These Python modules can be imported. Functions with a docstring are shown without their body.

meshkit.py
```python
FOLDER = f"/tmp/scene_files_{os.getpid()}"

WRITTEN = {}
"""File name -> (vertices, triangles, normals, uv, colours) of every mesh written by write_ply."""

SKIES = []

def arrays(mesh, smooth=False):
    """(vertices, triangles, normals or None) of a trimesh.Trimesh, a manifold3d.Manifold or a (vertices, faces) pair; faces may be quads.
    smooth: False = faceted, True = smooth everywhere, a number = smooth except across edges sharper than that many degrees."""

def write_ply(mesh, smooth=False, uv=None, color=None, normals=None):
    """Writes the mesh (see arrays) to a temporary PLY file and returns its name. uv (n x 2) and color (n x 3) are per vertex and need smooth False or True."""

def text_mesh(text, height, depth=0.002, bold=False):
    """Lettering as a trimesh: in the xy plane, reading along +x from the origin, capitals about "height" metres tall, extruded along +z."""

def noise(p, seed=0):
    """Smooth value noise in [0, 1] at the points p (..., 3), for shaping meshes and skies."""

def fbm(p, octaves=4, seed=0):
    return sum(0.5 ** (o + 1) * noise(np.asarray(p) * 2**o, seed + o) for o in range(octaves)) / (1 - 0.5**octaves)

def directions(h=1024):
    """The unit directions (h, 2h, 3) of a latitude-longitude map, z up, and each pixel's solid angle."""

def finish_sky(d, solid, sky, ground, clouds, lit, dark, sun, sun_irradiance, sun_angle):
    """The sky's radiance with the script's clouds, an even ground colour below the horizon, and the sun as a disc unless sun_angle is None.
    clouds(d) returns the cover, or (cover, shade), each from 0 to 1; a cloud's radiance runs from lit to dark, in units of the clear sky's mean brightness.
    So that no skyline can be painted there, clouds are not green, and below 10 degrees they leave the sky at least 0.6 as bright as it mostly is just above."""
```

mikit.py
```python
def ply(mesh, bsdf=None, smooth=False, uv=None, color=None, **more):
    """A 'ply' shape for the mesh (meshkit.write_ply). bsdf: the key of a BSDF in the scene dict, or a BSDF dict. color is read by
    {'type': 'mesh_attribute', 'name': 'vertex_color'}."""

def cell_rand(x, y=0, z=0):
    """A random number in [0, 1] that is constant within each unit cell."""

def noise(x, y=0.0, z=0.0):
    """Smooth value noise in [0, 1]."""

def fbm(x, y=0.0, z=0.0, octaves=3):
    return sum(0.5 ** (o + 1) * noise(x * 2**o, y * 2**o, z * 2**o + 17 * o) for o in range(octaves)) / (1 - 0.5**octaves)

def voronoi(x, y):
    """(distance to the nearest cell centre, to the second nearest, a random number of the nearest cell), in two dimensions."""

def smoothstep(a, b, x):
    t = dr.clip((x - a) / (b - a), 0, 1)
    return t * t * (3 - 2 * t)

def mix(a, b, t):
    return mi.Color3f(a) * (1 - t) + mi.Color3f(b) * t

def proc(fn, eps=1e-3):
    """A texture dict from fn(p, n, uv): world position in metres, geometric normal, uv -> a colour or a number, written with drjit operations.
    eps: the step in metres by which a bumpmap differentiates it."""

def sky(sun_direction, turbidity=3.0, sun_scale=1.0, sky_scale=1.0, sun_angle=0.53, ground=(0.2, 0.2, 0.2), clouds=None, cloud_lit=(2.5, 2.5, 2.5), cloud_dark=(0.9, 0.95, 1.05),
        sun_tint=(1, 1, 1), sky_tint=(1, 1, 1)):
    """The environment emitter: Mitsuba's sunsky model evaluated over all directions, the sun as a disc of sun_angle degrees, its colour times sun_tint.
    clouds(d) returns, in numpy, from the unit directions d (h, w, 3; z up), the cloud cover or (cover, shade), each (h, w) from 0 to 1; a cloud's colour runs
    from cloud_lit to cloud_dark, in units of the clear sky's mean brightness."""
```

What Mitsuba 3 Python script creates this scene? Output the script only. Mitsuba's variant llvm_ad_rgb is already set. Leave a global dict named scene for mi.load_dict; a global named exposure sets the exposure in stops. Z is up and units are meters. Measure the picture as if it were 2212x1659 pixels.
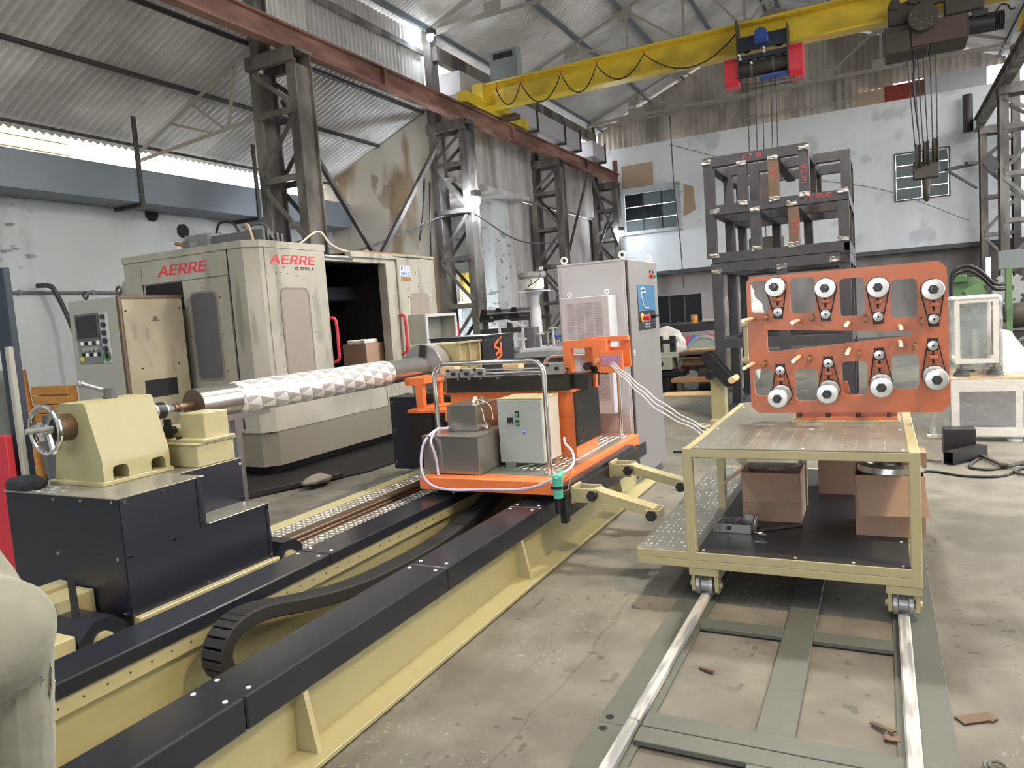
import math, random
import numpy as np
import trimesh
import mitsuba as mi
import drjit as dr
import mikit, meshkit
from mikit import proc, noise, fbm, voronoi, cell_rand, smoothstep, mix
from shapely.geometry import Polygon, Point, box as sbox
from shapely.ops import unary_union
from shapely import affinity

T = mi.ScalarTransform4f
random.seed(7)
rng = np.random.default_rng(11)
scene, labels = {}, {}

# ------------------------------------------------------------------ camera, sky, large lamps, exposure
exposure = 4.85
F, CX, CY = 1576.69, 1106.0, 829.5
CAM = np.array([0.0, 0.0, 1.55])
M = np.array([[0.89180187, 0.44690432, -0.07046948], [-0.02251224, -0.11173261, -0.99348328], [-0.45186571, 0.88757667, -0.08958253]])
fwd, up = M[2], -M[1]
scene['camera'] = {'type': 'perspective', 'fov': math.degrees(2 * math.atan(1106.0 / F)), 'fov_axis': 'x', 'near_clip': 0.05, 'far_clip': 400.0,
                   'to_world': T().look_at(origin=CAM.tolist(), target=(CAM + fwd).tolist(), up=up.tolist())}


def cloud_cover(d):
    n = meshkit.fbm(d * 3.0 + 5.0, 4, 3)
    return np.clip(0.72 + 0.5 * n, 0, 1), np.clip(n * 1.1 - 0.35, 0, 1)


scene['sky'] = mikit.sky([0.55, -0.45, 0.75], turbidity=4.0, sun_scale=0.0, sky_scale=1.0, clouds=cloud_cover, cloud_lit=(1.5, 1.5, 1.5), cloud_dark=(1.05, 1.08, 1.12), ground=(0.3, 0.29, 0.27))
LAMP_MAIN = (21.0, 19.6, 16.6)      # the high bay lamp beyond the trolley
LAMP_WARM = (18.0, 13.6, 8.2)      # the warm high bay lamp right of the track
LAMP_FILL = (7.0, 7.3, 7.4)      # added fill lamp over the tailstock, no real source known
LED_WHITE = (10.0, 11.0, 12.0)      # LED flood lamps on the columns


# ------------------------------------------------------------------ helpers
def lin(h):
    h = h.lstrip('#')
    return [((int(h[i:i + 2], 16) / 255 + 0.055) / 1.055) ** 2.4 if int(h[i:i + 2], 16) > 10 else int(h[i:i + 2], 16) / 255 / 12.92 for i in (0, 2, 4)]


def rgb(c):
    return {'type': 'rgb', 'value': list(c)}


def mat(name, color, rough=0.5, metal=0.0, spec=0.5, clear=0.0, bump=None, bscale=0.0, **kw):
    c = color if isinstance(color, dict) else rgb(lin(color) if isinstance(color, str) else color)
    b = {'type': 'principled', 'base_color': c, 'roughness': rough, 'metallic': metal, 'specular': spec, **kw}
    if clear:
        b['clearcoat'] = clear
        b['clearcoat_gloss'] = 0.9
    if bump is not None:
        b = {'type': 'bumpmap', 'tex': bump, 'scale': bscale, 'bsdf': b}
    scene[name] = {'type': 'twosided', 'bsdf': b}
    return name


_count = {}


def numbered(key):
    n = _count.get(key, 0)
    _count[key] = n + 1
    return key if n == 0 else f'{key}_{n:03d}'


def D(mesh, m, smooth=False, **kw):
    return mikit.ply(mesh, m, smooth=smooth, **kw)


def thing(name, label, cat, group=None, kind=None):
    k = numbered(name)
    labels[k] = {'label': label, 'category': cat}
    if group:
        labels[k]['group'] = group
    if kind:
        labels[k]['kind'] = kind
    return k


def put(parent, name, d, label=None, kind=None, at=None):
    """One part (or sub-part) of parent; d is a ply dict, at an optional transform."""
    k = numbered(parent + '__' + name)
    scene[k] = dict(d) if at is None else {**d, 'to_world': at}
    if label or kind:
        labels[k] = {}
        if label:
            labels[k]['label'] = label
        if kind:
            labels[k]['kind'] = kind
    return k


def part(parent, name, mesh, m, smooth=False, label=None, kind=None, at=None, **kw):
    return put(parent, name, D(mesh, m, smooth, **kw), label, kind, at)


def parts(parent, name, ms, m, smooth=False):
    for g in ms:
        part(parent, name, g, m, smooth)


def solo(name, mesh, m, label, cat, smooth=False, group=None, kind=None):
    k = thing(name, label, cat, group, kind)
    scene[k] = D(mesh, m, smooth)
    return k


def struct(name, mesh, m, smooth=False, label=None):
    k = numbered(name)
    if mesh is not None:
        scene[k] = D(mesh, m, smooth)
    labels[k] = {'kind': 'structure'}
    if label:
        labels[k]['label'] = label
    return k


def cat(*ms):
    out = []
    for m in ms:
        out += list(m) if isinstance(m, (list, tuple)) else [m]
    return trimesh.util.concatenate(out)


_CF = None


def bx(x0, x1, y0, y1, z0, z1, c=0.0):
    x0, x1 = sorted((x0, x1)); y0, y1 = sorted((y0, y1)); z0, z1 = sorted((z0, z1))
    if c <= 0:
        m = trimesh.creation.box((x1 - x0, y1 - y0, z1 - z0))
        m.apply_translation(((x0 + x1) / 2, (y0 + y1) / 2, (z0 + z1) / 2))
        return m
    c = min(c, 0.45 * (x1 - x0), 0.45 * (y1 - y0), 0.45 * (z1 - z0))
    pts = []
    for sx in (0, 1):
        for sy in (0, 1):
            for sz in (0, 1):
                for k in range(3):
                    o = [c, c, c]; o[k] = 0
                    pts.append(((x1 - o[0]) if sx else (x0 + o[0]), (y1 - o[1]) if sy else (y0 + o[1]), (z1 - o[2]) if sz else (z0 + o[2])))
    return trimesh.convex.convex_hull(np.array(pts))


def frame(p, q, up=(0, 0, 1)):
    p, q = np.asarray(p, float), np.asarray(q, float)
    w = q - p
    L = np.linalg.norm(w)
    w = w / L
    u = np.cross(w, np.asarray(up, float))
    if np.linalg.norm(u) < 1e-6:
        u = np.cross(w, [0, 1.0, 0])
    u /= np.linalg.norm(u)
    v = np.cross(u, w)
    # local x=u, y=v, z=w must be right handed: u x v = w ?  u x v = u x (u x w) = -w  -> flip u
    u = -u
    Mx = np.eye(4)
    Mx[:3, 0], Mx[:3, 1], Mx[:3, 2], Mx[:3, 3] = u, v, w, p
    return Mx, L


def ext(poly, h):
    return trimesh.creation.extrude_polygon(poly, h, engine='earcut')


def prof(p, q, poly, up=(0, 0, 1)):
    Mx, L = frame(p, q, up)
    m = ext(poly if isinstance(poly, Polygon) else Polygon(poly), L)
    m.apply_transform(Mx)
    return m


def bar(p, q, w, h, up=(0, 0, 1)):
    return prof(p, q, sbox(-w / 2, -h / 2, w / 2, h / 2), up)


def ipoly(w, h, tf, tw):
    return unary_union([sbox(-w / 2, h / 2 - tf, w / 2, h / 2), sbox(-w / 2, -h / 2, w / 2, -h / 2 + tf), sbox(-tw / 2, -h / 2, tw / 2, h / 2)])


def lpoly(a, b, t):
    return Polygon([(0, 0), (a, 0), (a, t), (t, t), (t, b), (0, b)])


def upoly(w, h, t):
    return Polygon([(-w / 2, -h / 2), (w / 2, -h / 2), (w / 2, -h / 2 + t), (-w / 2 + t, -h / 2 + t), (-w / 2 + t, h / 2 - t), (w / 2, h / 2 - t), (w / 2, h / 2), (-w / 2, h / 2)])


def tubepoly(w, h, t):
    return sbox(-w / 2, -h / 2, w / 2, h / 2).difference(sbox(-w / 2 + t, -h / 2 + t, w / 2 - t, h / 2 - t))


def cyl(p, q, r, n=20, r2=None):
    Mx, L = frame(p, q)
    a = np.arange(n) * 2 * np.pi / n
    r2 = r if r2 is None else r2
    ring = np.stack([np.cos(a), np.sin(a)], 1)
    v = np.vstack([np.c_[ring * r, np.zeros(n)], np.c_[ring * r2, np.full(n, L)], [[0, 0, 0], [0, 0, L]]])
    i = np.arange(n); j = (i + 1) % n
    f = np.vstack([np.c_[i, j, j + n], np.c_[i, j + n, i + n], np.c_[j, i, np.full(n, 2 * n)], np.c_[i + n, j + n, np.full(n, 2 * n + 1)]])
    m = trimesh.Trimesh(v, f, process=False)
    m.apply_transform(Mx)
    return m


def lathe(p, q, prof_rz, n=28):
    """Revolve (r, s) pairs, s in metres from p towards q."""
    Mx, L = frame(p, q)
    a = np.arange(n) * 2 * np.pi / n
    pr = np.asarray(prof_rz, float)
    k = len(pr)
    v = np.stack([pr[:, None, 0] * np.cos(a), pr[:, None, 0] * np.sin(a), np.repeat(pr[:, None, 1], n, 1)], -1).reshape(-1, 3)
    f = []
    i = np.arange(n); j = (i + 1) % n
    for s in range(k - 1):
        b0, b1 = s * n, (s + 1) * n
        f += [np.c_[b0 + i, b0 + j, b1 + j], np.c_[b0 + i, b1 + j, b1 + i]]
    m = trimesh.Trimesh(v, np.vstack(f), process=False)
    m.merge_vertices()
    m.update_faces(m.nondegenerate_faces())
    m.apply_transform(Mx)
    return m


def hexn(p, q, r):
    return cyl(p, q, r, 6)


def tube(pts, r, n=8, closed=False):
    p = np.asarray(pts, float)
    t = (np.roll(p, -1, 0) - np.roll(p, 1, 0)) if closed else np.gradient(p, axis=0)
    t /= np.linalg.norm(t, axis=1, keepdims=True) + 1e-12
    a = np.cross(t[0], [0, 0, 1.0] if abs(t[0][2]) < 0.9 else [1.0, 0, 0])
    A = []
    for k in range(len(p)):
        a = a - t[k] * (a @ t[k])
        a /= np.linalg.norm(a)
        A.append(a.copy())
    A = np.array(A)
    Bv = np.cross(t, A)
    ang = np.arange(n) * 2 * np.pi / n
    rr = np.broadcast_to(r, (len(p),))[:, None, None]
    v = p[:, None] + rr * (np.cos(ang)[None, :, None] * A[:, None] + np.sin(ang)[None, :, None] * Bv[:, None])
    K = len(p)
    f = []
    i = np.arange(n); j = (i + 1) % n
    for k in range(K if closed else K - 1):
        b0, b1 = k * n, ((k + 1) % K) * n
        f += [np.c_[b0 + i, b0 + j, b1 + j], np.c_[b0 + i, b1 + j, b1 + i]]
    v = v.reshape(-1, 3)
    if not closed:
        v = np.vstack([v, p[0], p[-1]])
        f += [np.c_[j, i, np.full(n, K * n)], np.c_[(K - 1) * n + i, (K - 1) * n + j, np.full(n, K * n + 1)]]
    return trimesh.Trimesh(v, np.vstack(f), process=False)


def spline(pts, n=10, closed=False):
    p = np.asarray(pts, float)
    if closed:
        P = np.vstack([p[-1], p, p[0], p[1]])
    else:
        P = np.vstack([2 * p[0] - p[1], p, 2 * p[-1] - p[-2]])
    out = []
    t = np.linspace(0, 1, n, endpoint=False)[:, None]
    for k in range(len(P) - 3):
        a, b, c, d = P[k:k + 4]
        out.append(0.5 * (2 * b + (c - a) * t + (2 * a - 5 * b + 4 * c - d) * t ** 2 + (3 * b - a - 3 * c + d) * t ** 3))
    out = np.vstack(out)
    return out if closed else np.vstack([out, p[-1]])


def xz(poly, y0, y1):
    """A polygon in x, z (facing -y) made a solid from y0 (near) to y1."""
    m = ext(poly, abs(y1 - y0))
    m.apply_transform(np.array([[1, 0, 0, 0], [0, 0, -1, max(y0, y1)], [0, 1, 0, 0], [0, 0, 0, 1.0]]))
    return m


def yz(poly, x0, x1):
    m = ext(poly, abs(x1 - x0))
    m.apply_transform(np.array([[0, 0, 1, min(x0, x1)], [1, 0, 0, 0], [0, 1, 0, 0], [0, 0, 0, 1.0]]))
    return m


def xy(poly, z0, z1):
    m = ext(poly, abs(z1 - z0))
    m.apply_translation([0, 0, min(z0, z1)])
    return m


def rrect(x0, y0, x1, y1, r):
    return sbox(x0 + r, y0 + r, x1 - r, y1 - r).buffer(r, quad_segs=5)


def text_x(s, h, x, y, z, m, parent, name='lettering', bold=True, slant=0.0, wid=None, d=0.003):
    """Lettering on a face towards +x: reading along +y."""
    t = meshkit.text_mesh(s, h, d, bold)
    if slant:
        t.apply_transform(np.array([[1, slant, 0, 0], [0, 1, 0, 0], [0, 0, 1, 0], [0, 0, 0, 1.0]]))
    if wid:
        t.apply_scale([wid / t.extents[0], 1, 1])
    t.apply_transform(np.array([[0, 0, 1, x], [1, 0, 0, y], [0, 1, 0, z], [0, 0, 0, 1.0]]))
    return part(parent, name, t, m)


def text_y(s, h, x, y, z, m, parent, name='lettering', bold=True, slant=0.0, wid=None, d=0.003):
    """Lettering on a face towards -y: reading along +x."""
    t = meshkit.text_mesh(s, h, d, bold)
    if slant:
        t.apply_transform(np.array([[1, slant, 0, 0], [0, 1, 0, 0], [0, 0, 1, 0], [0, 0, 0, 1.0]]))
    if wid:
        t.apply_scale([wid / t.extents[0], 1, 1])
    t.apply_transform(np.array([[1, 0, 0, x], [0, 0, -1, y], [0, 1, 0, z], [0, 0, 0, 1.0]]))
    return part(parent, name, t, m)


def stripes(poly_rows, ms):
    return cat(ms)


def sheet(width, length, pitch, amp, per=8, top=None):
    """A corrugated sheet: across = x (0..width), along = y (0..length), waves in z."""
    n = int(round(width / pitch * per)) + 1
    x = np.linspace(0, width, n)
    z = amp * np.cos(2 * np.pi * x / pitch)
    L = np.full(n, length) if top is None else top(x)
    v = np.vstack([np.c_[x, np.zeros(n), z], np.c_[x, L, z]])
    i = np.arange(n - 1)
    f = np.vstack([np.c_[i, i + 1, i + 1 + n], np.c_[i, i + 1 + n, i + n]])
    return trimesh.Trimesh(v, f, process=False)


def axes(X, Y, Z, O):
    m = np.eye(4)
    m[:3, 0], m[:3, 1], m[:3, 2], m[:3, 3] = X, Y, Z, O
    return T(m)


def crumple(m, amp, freq, seed=0, sub=0.05):
    v, f = trimesh.remesh.subdivide_to_size(m.vertices, m.faces, sub, max_iter=8)
    m = trimesh.Trimesh(v, f)
    m.merge_vertices()
    n = m.vertex_normals
    d = meshkit.fbm(m.vertices * freq + seed * 7.3, 3, seed) - 0.5
    m.vertices = m.vertices + n * (d[:, None] * 2 * amp)
    return m
# ------------------------------------------------------------------ materials


def f_floor(p, n, uv):
    a = fbm(p.x * 0.6 + 3, p.y * 0.6, 0.0, 4)
    b = fbm(p.x * 6.0, p.y * 6.0 + 9, 1.0, 4)
    c = mix(lin('#5c5a53'), lin('#76746c'), smoothstep(0.3, 0.7, a * 0.6 + b * 0.4))
    oil = smoothstep(0.60, 0.75, fbm(p.x * 1.1 + 20, p.y * 0.9, 4.0, 4))
    c = c * (1 - 0.20 * oil)
    seam = dr.abs(p.x + 1.22 + 0.05 * (noise(p.y * 1.7, 0.5) - 0.5) + 0.03 * noise(p.y * 9.0, 7.0))
    run = noise(p.y * 3.0, 3.3)
    c = c * (1 - 0.22 * (1 - smoothstep(0.0, 0.008 + 0.02 * run * run, seam)))
    sp = smoothstep(0.86, 0.93, noise(p.x * 75, p.y * 75, 2.0)) * smoothstep(0.55, 0.7, noise(p.x * 2, p.y * 2, 8.0))
    c = c + sp * 0.08
    dk = smoothstep(0.84, 0.92, noise(p.x * 26 + 5, p.y * 26, 6.0)) * smoothstep(0.4, 0.6, noise(p.x * 3, p.y * 3, 18.0))
    return c * (1 - 0.35 * dk)


def f_wall(p, n, uv):
    a = fbm(p.x * 0.5 + p.y * 0.5, p.z * 0.6, 2.0, 4)
    s = fbm((p.x + p.y) * 3.0, p.z * 0.35, 5.0, 3)
    c = mix(lin('#c4c8c9'), lin('#a0a3a2'), smoothstep(0.4, 0.85, a * 0.6 + s * 0.4))
    scr = smoothstep(0.64, 0.74, fbm((p.x + p.y) * 4.0 + p.z * 2.0, p.z * 9.0 - (p.x + p.y), 1.0, 3)) * smoothstep(0.45, 0.65, a)
    return c * (1 - 0.55 * scr)


def f_wallback(p, n, uv):
    a = fbm(p.x * 0.4, p.z * 0.5, 2.0, 4)
    s = fbm(p.x * 2.0, p.z * 0.3, 5.0, 3)
    c = mix(lin('#eceff1'), lin('#dde1e3'), smoothstep(0.4, 0.85, a * 0.6 + s * 0.4))
    lowd = smoothstep(0.62, 0.8, fbm(p.x * 1.5, p.z * 1.5, 9.0, 4))
    return c * (1 - 0.22 * lowd)


def f_peel(p, n, uv):
    s = fbm(p.x * 2.2, p.z * 0.5, 3.0, 4)
    c = mix(lin('#cfc8bd'), lin('#a08c70'), smoothstep(0.45, 0.7, s))
    pe = smoothstep(0.6, 0.66, fbm(p.x * 2.0 + 3, p.z * 1.4, 7.0, 4)) * smoothstep(3.0, 5.5, p.z)
    return mix(c, lin('#8a7a68'), pe * 0.7)


def f_conc(p, n, uv):
    s = fbm(p.y * 3.0 + p.x, p.z * 0.4, 3.0, 4)
    return mix(lin('#b9b3b1'), lin('#8a8582'), smoothstep(0.3, 0.8, s))


def f_sheet(p, n, uv):
    a = fbm(p.x * 0.9, p.y * 0.9, p.z * 0.9, 4)
    b = noise(p.x * 60, p.y * 60, p.z * 60)
    row = cell_rand(p.y * 0.952, 1.0, 2.0)
    c = mix(lin('#bdbcba'), lin('#dfdedc'), smoothstep(0.3, 0.7, a))
    return c * (0.82 + 0.2 * row + 0.14 * b)


def f_gable(p, n, uv):
    a = fbm(p.x * 1.2, 1.0, p.z * 0.6, 4)
    row = cell_rand(p.x, 4.0, 2.0)
    return mix(lin('#958d85'), lin('#c8c0b6'), smoothstep(0.3, 0.75, a)) * (0.85 + 0.25 * row)


def f_aerre(p, n, uv):
    a = fbm(p.x * 2.0 + p.y * 2.0, p.z * 1.0, 3.0, 4)
    c = mix(lin('#a5a298'), lin('#8f8c82'), smoothstep(0.35, 0.75, a))
    g = smoothstep(0.60, 0.75, fbm((p.x + p.y) * 5.0, p.z * 1.2, 9.0, 4))
    return c * (1 - 0.28 * g)


def f_cabold(p, n, uv):
    a = fbm(p.x * 2.0 + p.y * 2.0, p.z * 1.5, 3.0, 4)
    c = mix(lin('#9b9480'), lin('#87806d'), smoothstep(0.35, 0.75, a))
    g = smoothstep(0.62, 0.8, fbm((p.x + p.y) * 7.0, p.z * 3.0, 9.0, 4))
    return c * (1 - 0.25 * g)


def f_rust(p, n, uv):
    a = fbm(p.x * 3.0, p.y * 1.0, p.z * 3.0, 4)
    return mix(lin('#6b4a42'), lin('#9a7468'), smoothstep(0.3, 0.7, a))


def f_col(p, n, uv):
    a = fbm(p.x * 3.0, p.y * 3.0, p.z * 1.0, 4)
    return mix(lin('#4b4845'), lin('#7f7a74'), smoothstep(0.3, 0.75, a))


def f_weld(p, n, uv):
    a = fbm(p.x * 5.0, p.y * 5.0, p.z * 5.0, 4)
    r = smoothstep(0.6, 0.75, fbm(p.x * 1.2 + 4, p.y, p.z * 1.2, 3))
    return mix(mix(lin('#2a2a2f'), lin('#3d3d43'), a), lin('#5c4536'), 0.35 * r)


def f_yellow(p, n, uv):
    a = fbm(p.x * 1.5, p.y * 3.0, p.z * 2.0, 4)
    return mix(lin('#dcc03a'), lin('#bfa42e'), smoothstep(0.4, 0.75, a))


def f_film(p, n, uv):
    th = dr.atan2(p.z - 1.17, p.x + 3.66) / (2 * dr.pi)
    a = p.y / 0.118 + th * 3.0
    a = a - dr.floor(a)
    b = th * 9.0 + 0.5 * dr.floor(p.y / 0.118 + th * 3.0)
    b = dr.abs(2 * (b - dr.floor(b)) - 1)
    t = smoothstep(-0.05, 0.05, b - a)
    g = 0.9 + 0.1 * noise(p.y * 400, th * 60)
    return mix(lin('#f2f2f0'), lin('#b9babb'), t) * g


def f_filmr(p, n, uv):
    th = dr.atan2(p.z - 1.17, p.x + 3.66) / (2 * dr.pi)
    a = p.y / 0.118 + th * 3.0
    a = a - dr.floor(a)
    b = th * 9.0 + 0.5 * dr.floor(p.y / 0.118 + th * 3.0)
    b = dr.abs(2 * (b - dr.floor(b)) - 1)
    return 0.42 - 0.20 * smoothstep(-0.05, 0.05, b - a)


def f_rail(p, n, uv):
    a = fbm(p.x * 30.0, p.y * 4.0, p.z * 10, 3)
    return mix(lin('#8a8d90'), lin('#c2c2c0'), smoothstep(0.35, 0.6, a))


def f_card(p, n, uv):
    a = fbm(p.x * 6.0, p.y * 6.0, p.z * 6.0, 3)
    return mix(lin('#a28776'), lin('#937a6a'), a)


def f_alu(p, n, uv):
    return 0.72 + 0.2 * noise(p.x * 300.0, p.z * 300.0, 0.0)


def f_rollyellow(p, n, uv):
    v1, v2, r = voronoi((p.y + p.z * 0.7) * 9.0, p.z * 16.0)
    return mix(lin('#c7ae4a'), lin('#a06a2c'), smoothstep(0.35, 0.2, v1) * 0.7)


def f_tarp(p, n, uv):
    a = dr.floor((p.x * 6.0 + 2.0 * noise(p.x * 4, p.z * 4)))
    r = cell_rand(a, 3.0, 1.0)
    return mix(lin('#2f5db0'), lin('#b0343f'), smoothstep(0.4, 0.5, r))


def f_fabric(p, n, uv):
    a = fbm(p.x * 9.0, p.y * 9.0, p.z * 4.0, 3)
    return mix(lin('#70736a'), lin('#878a80'), a)


def f_wood(p, n, uv):
    a = fbm(p.x * 3.0, p.y * 20.0, p.z * 40.0, 3)
    return mix(lin('#9a6a32'), lin('#c08a48'), a)


def b_fine(p, n, uv):
    return fbm(p.x * 40.0, p.y * 40.0, p.z * 40.0, 3)


mat('m_floor', proc(f_floor), 0.55, spec=0.35)
mat('m_wall', proc(f_wall), 0.9)
mat('m_wallback', proc(f_wallback), 0.9)
mat('m_peel', proc(f_peel), 0.9)
mat('m_conc', proc(f_conc), 0.9)
mat('m_sheet', proc(f_sheet), 0.85)
mat('m_gable', proc(f_gable), 0.7)
mat('m_aerre', proc(f_aerre), 0.45)
mat('m_aerre_grey', '#79746a', 0.5)
mat('m_cabold', proc(f_cabold), 0.5)
mat('m_cabgrey', '#9a9b92', 0.5)
mat('m_rust', proc(f_rust), 0.7)
mat('m_col', proc(f_col), 0.6)
mat('m_weldframe', proc(f_weld), 0.45)
mat('m_yellow', proc(f_yellow), 0.35)
mat('m_cream', '#9c9671', 0.38, clear=0.25)
mat('m_cream2', '#a7a07c', 0.35, clear=0.25)
mat('m_navy', '#1a1d28', 0.32, clear=0.3)
mat('m_navyflat', '#1c1e27', 0.45)
mat('m_cover', '#1f222a', 0.22, clear=0.25)
mat('m_orange', '#d97440', 0.35, clear=0.2)
mat('m_rack', '#b36442', 0.32, clear=0.2)
mat('m_black', '#17171a', 0.4)
mat('m_blackm', '#25252a', 0.35, spec=0.6)
mat('m_rubber', '#1b1b1d', 0.65)
mat('m_steel', '#9a9b9d', 0.34, metal=0.55)
mat('m_plate', '#86867f', 0.28, metal=0.4)
mat('m_plate_dark', '#6a6c70', 0.33, metal=0.75)
mat('m_plate_gr', '#44474b', 0.38, metal=0.5)
mat('m_tread_shine', '#efeee8', 0.25, metal=0.55)  # bumps paler than their plate: their shine is put into the colour
mat('m_treadbase', '#8d8d89', 0.3, metal=0.6)  # darker than the bumps so that their painted shine stands out
mat('m_chrome', '#e6e6e8', 0.07, metal=1.0)
mat('m_alu', '#d2d3d4', 0.30, metal=1.0)
mat('m_inox', '#a5a4a1', 0.24, metal=0.8)
mat('m_film', proc(f_film), proc(f_filmr), metal=0.35, spec=0.8)
mat('m_blacksteel', '#3a3836', 0.35, metal=0.7)
mat('m_ironbrown', '#6d5a4c', 0.45, metal=0.6)
mat('m_cabwhite', '#b4b6bd', 0.4)
mat('m_cablight', '#b9b2a6', 0.4)
mat('m_boxgrey', '#97a2a2', 0.4)
mat('m_white', '#e4e4e2', 0.5)
mat('m_whitemetal', '#d9dbdb', 0.4)
mat('m_red', '#b92b3a', 0.4)
mat('m_redbright', '#d23040', 0.3)
mat('m_blue', '#33509a', 0.4)
mat('m_bluefilm', '#3f6f92', 0.25, clear=0.4)
mat('m_teal', '#4fae9c', 0.35)
mat('m_green', '#4f6d4a', 0.5)
mat('m_grnswitch', '#3d9a63', 0.4)
mat('m_brown', '#8a6a4c', 0.6)
mat('m_card', proc(f_card), 0.85)
mat('m_wood', proc(f_wood), 0.6)
mat('m_woodpale', '#d0ae84', 0.55)
mat('m_rails', proc(f_rail), 0.5, metal=0.25)
mat('m_tracksteel', '#585c57', 0.5, metal=0.2)
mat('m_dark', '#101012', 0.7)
mat('m_frost', '#8e857e', 0.35)
mat('m_frostdark', '#55565a', 0.25)
mat('m_screen', '#0c0d10', 0.08)
mat('m_greypanel', '#6f7474', 0.45)
mat('m_duct', '#747c84', 0.45, metal=0.3)
mat('m_ductw', '#b9b8bd', 0.45)
mat('m_truss', '#a8a39b', 0.6)
mat('m_darksteel', '#3c3a38', 0.55)
mat('m_grey', '#87898b', 0.5)
mat('m_greydark', '#55575a', 0.5)
mat('m_greasy', '#3b372f', 0.6)
mat('m_greasyred', '#4a3a34', 0.6)
mat('m_blueblack', '#26303e', 0.55)
mat('m_brownpaint', '#8a3a2c', 0.7)
mat('m_rollyellow', proc(f_rollyellow), 0.6)
mat('m_tarp', proc(f_tarp), 0.6)
mat('m_fabric', proc(f_fabric), 0.9)
mat('m_skin', '#b98a6c', 0.5)
mat('m_hair', '#1a1614', 0.6)
mat('m_cloth', '#23252a', 0.9)
mat('m_weldbead', '#8d8b88', 0.5, metal=0.5)
mat('m_chalk', '#b0383e', 0.8)
mat('m_cabdoor', '#787677', 0.4)
mat('m_louvre', '#98949a', 0.5)
mat('m_strip', '#dcdce0', 0.2, spec=0.7)
mat('m_hose', '#c9c2dc', 0.2, spec=0.6)
mat('m_wire', '#e6d9b8', 0.5)
mat('m_wiregreen', '#4f8a5a', 0.5)
mat('m_plasticbag', '#c7c4bc', 0.25)
mat('m_board', '#b79f86', 0.7)
mat('m_facade', '#cfc4a6', 0.7)
mat('m_pinkprint', '#b48ab0', 0.6)
mat('m_glassdark', '#1c2226', 0.35)
mat('m_glassgrey', '#6f7b7b', 0.45)
mat('m_stickerblue', '#2c62b4', 0.5)
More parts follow.
